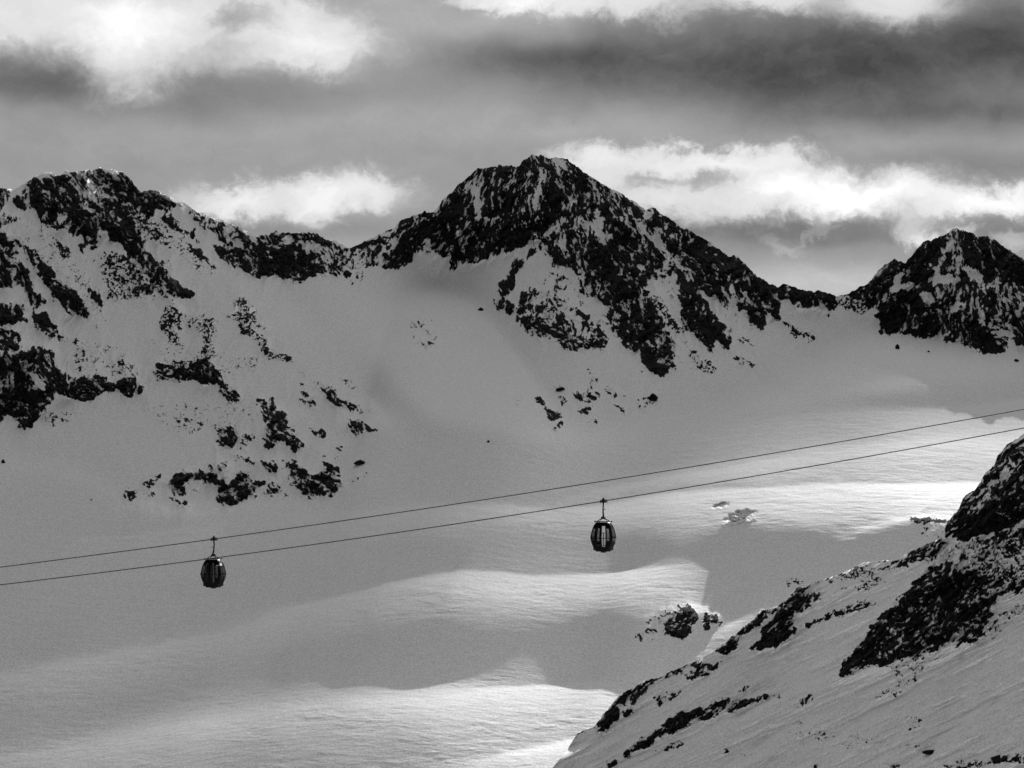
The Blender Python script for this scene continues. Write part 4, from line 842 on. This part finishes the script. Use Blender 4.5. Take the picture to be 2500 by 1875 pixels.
    for s in (-1, 1): tube(b, [(-.56, s*.42, 2.36), (.56, s*.42, 2.36)], .028, 8); tube(b, [(s*.53, -.44, 2.36), (s*.53, .44, 2.36)], .022, 8)
    for sx_ in (-1, 1):
        for sy_ in (-1, 1): tube(b, [(sx_*.46, sy_*.40, 2.36), (sx_*.30, sy_*.26, 2.50), (sx_*.10, sy_*.10, 2.60)], .026, 8); tube(b, [(sx_*.46, sy_*.40, 2.26), (sx_*.46, sy_*.40, 2.36)], .03, 8)
    obj('roof_frame', b, M_STEEL, root)
    for s in (-1, 1):
        for s2 in (-1, 1):
            b = bmesh.new(); cyl(b, (s*.58, s2*.42, 2.37), (1, 0, 0), .06, .10, 12); obj('roof_buffer', b, M_STEEL, root)
    # hanger
    b = bmesh.new(); box(b, (sgn*.0, 0, 2.64), (.34, .26, .14)); box(b, (-sgn*.04, 0, 2.73), (.20, .2, .08)); obj('hanger_foot', b, M_STEEL, root)
    pts = [(sgn*.03, 0, 2.66), (sgn*.0, 0, 2.85), (-sgn*.02, .02, 3.05), (-sgn*.03, .04, 3.35), (-sgn*.02, .04, 3.65), (0, .0, 3.92)]
    if mirror: pts = [(-.06, 0, 2.66), (-.02, 0, 2.85), (.03, .02, 3.1), (.05, .04, 3.4), (.05, .04, 3.65), (.04, 0, 3.92)]
    b = bmesh.new(); tube(b, pts, [.075, .07, .062, .056, .056, .07], 12); arm = obj('hanger_arm', b, M_STEEL, root, True)
    hx = .04 if mirror else 0.0
    b = bmesh.new(); box(b, (hx+sgn*.11, 0, 3.32), (.20, .05, .025)); box(b, (hx+sgn*.10, 0, 3.36), (.04, .04, .09)); obj('hanger_step', b, M_STEEL, arm)
    b = bmesh.new(); box(b, (hx, 0, 4.02), (.20, .22, .24)); box(b, (hx-.13, 0, 3.96), (.26, .07, .09)); box(b, (hx+.15, 0, 3.99), (.30, .07, .09)); box(b, (hx, 0, 4.17), (.12, .10, .16)); tube(b, [(hx, 0, 4.2), (hx-.01, 0, 4.30)], .05, 10)
    tube(b, [(hx-.24, 0, 3.98), (hx-.20, 0, 4.10), (hx-.06, 0, 4.16)], .02, 8); tube(b, [(hx+.06, 0, 4.16), (hx+.30, 0, 4.13), (hx+.32, 0, 4.02)], .02, 8); tube(b, [(hx-.30, 0, 3.88), (hx-.1, 0, 3.92)], .022, 8); tube(b, [(hx+.38, 0, 3.93), (hx+.1, 0, 3.90)], .022, 8)
    gp = obj('rope_grip', b, M_STEEL, root)
    for s in (-1, 1):
        b = bmesh.new(); cyl(b, (hx+s*.20, -.07, 4.04), (0, 1, 0), .065, .05, 16); obj('grip_roller', b, M_STEEL, gp)
    return arm

def cable_xyz(which, x):
    """rope in space: plan line plus sag parabola fitted to the photograph"""
    y = 195-0.12*(x-7.4)+(4.5 if which == 'up' else 0)
    pts = {'up': [(0, 1384), (500, 1320), (1200, 1218.5), (2000, 1084), (2500, 1001)], 'lo': [(0, 1429), (500, 1363), (1473, 1226), (2020, 1130), (2500, 1045)]}[which]
    X, Z = [], []
    for (u, v) in pts:
        yy = 195.0
        for _ in range(8): yy = 195-0.12*(yy*(u-UC)/F-7.4)+(4.5 if which == 'up' else 0)
        X.append(yy*(u-UC)/F); Z.append(yy*(VH-v)/F)
    c = np.polyfit(X, Z, 2); return Vector((x, y, float(np.polyval(c, x))))
for which, lab in (('up', "upper dark steel rope, carrying the left gondola and passing above the right one"), ('lo', "lower dark steel rope, carrying the right gondola and passing in front of the left one")):
    b = bmesh.new(); tube(b, [cable_xyz(which, x) for x in np.linspace(-75, 75, 90)], .040, 8)
    me = bpy.data.meshes.new("cableway_rope"); b.to_mesh(me); b.free(); me.materials.append(M_ROPE)
    for pl in me.polygons: pl.use_smooth = True
    o = bpy.data.objects.new("cableway_rope", me); COL.objects.link(o); o['label'] = lab; o['category'] = 'cable'; o['group'] = 'two ropes of the cable car line'

def place_gondola(u, which, mirror, lab, rot):
    x = 0.0
    for _ in range(30):
        p = cable_xyz(which, x); x = p.y*(u-UC)/F
    p = cable_xyz(which, x)
    root = bpy.data.objects.new("gondola_cabin", None); COL.objects.link(root); root['label'] = lab; root['category'] = 'gondola'; root['group'] = 'gondola cabins on the cable car line'
    build_cabin(root, mirror); hx = .04 if mirror else 0.0
    root.rotation_euler = (0, 0, math.radians(rot)); root.location = (p.x-hx, p.y, p.z-4.02)
    return root
# the gondolas hang from their ropes
ga = place_gondola(1473, 'lo', False, "black gondola with bright snow showing through its two door panes, right of the two", -17)
gb = place_gondola(522, 'up', True, "black gondola with dim windows and a pale painted reflection at its upper corner, hanging left of the other", -13)
# bright reflection painted as a pale panel high on the right end of the left cabin
b = bmesh.new()
r_ = [ring(z, fl+.012, fw+.012) for z, fl, fw in ((1.80, .85, .82), (2.00, .76, .73), (2.12, .69, .67))]
idx = [i for i in range(NT) if side_of(i)[0] > .62 and side_of(i)[1] < -.05]
for j in range(2):
    for i in idx: b.faces.new([b.verts.new(r_[j][i]), b.verts.new(r_[j][(i+1) % NT]), b.verts.new(r_[j+1][(i+1) % NT]), b.verts.new(r_[j+1][i])])
bmesh.ops.remove_doubles(b, verts=b.verts[:], dist=.001); bmesh.ops.solidify(b, geom=b.faces[:], thickness=.01)
pp = obj('corner_reflection', b, M_PALE, gb); pp['label'] = "pale panel painted as a reflection on the upper right corner of the cabin"

print("depth range glacier", Y1s[0].min(), Y1s[-1].min(), Y1s[-1].max(), "ridge", Y2[0].min(), Y2[-1].min(), Y2[-1].max(), "faces", len(gl.data.polygons))
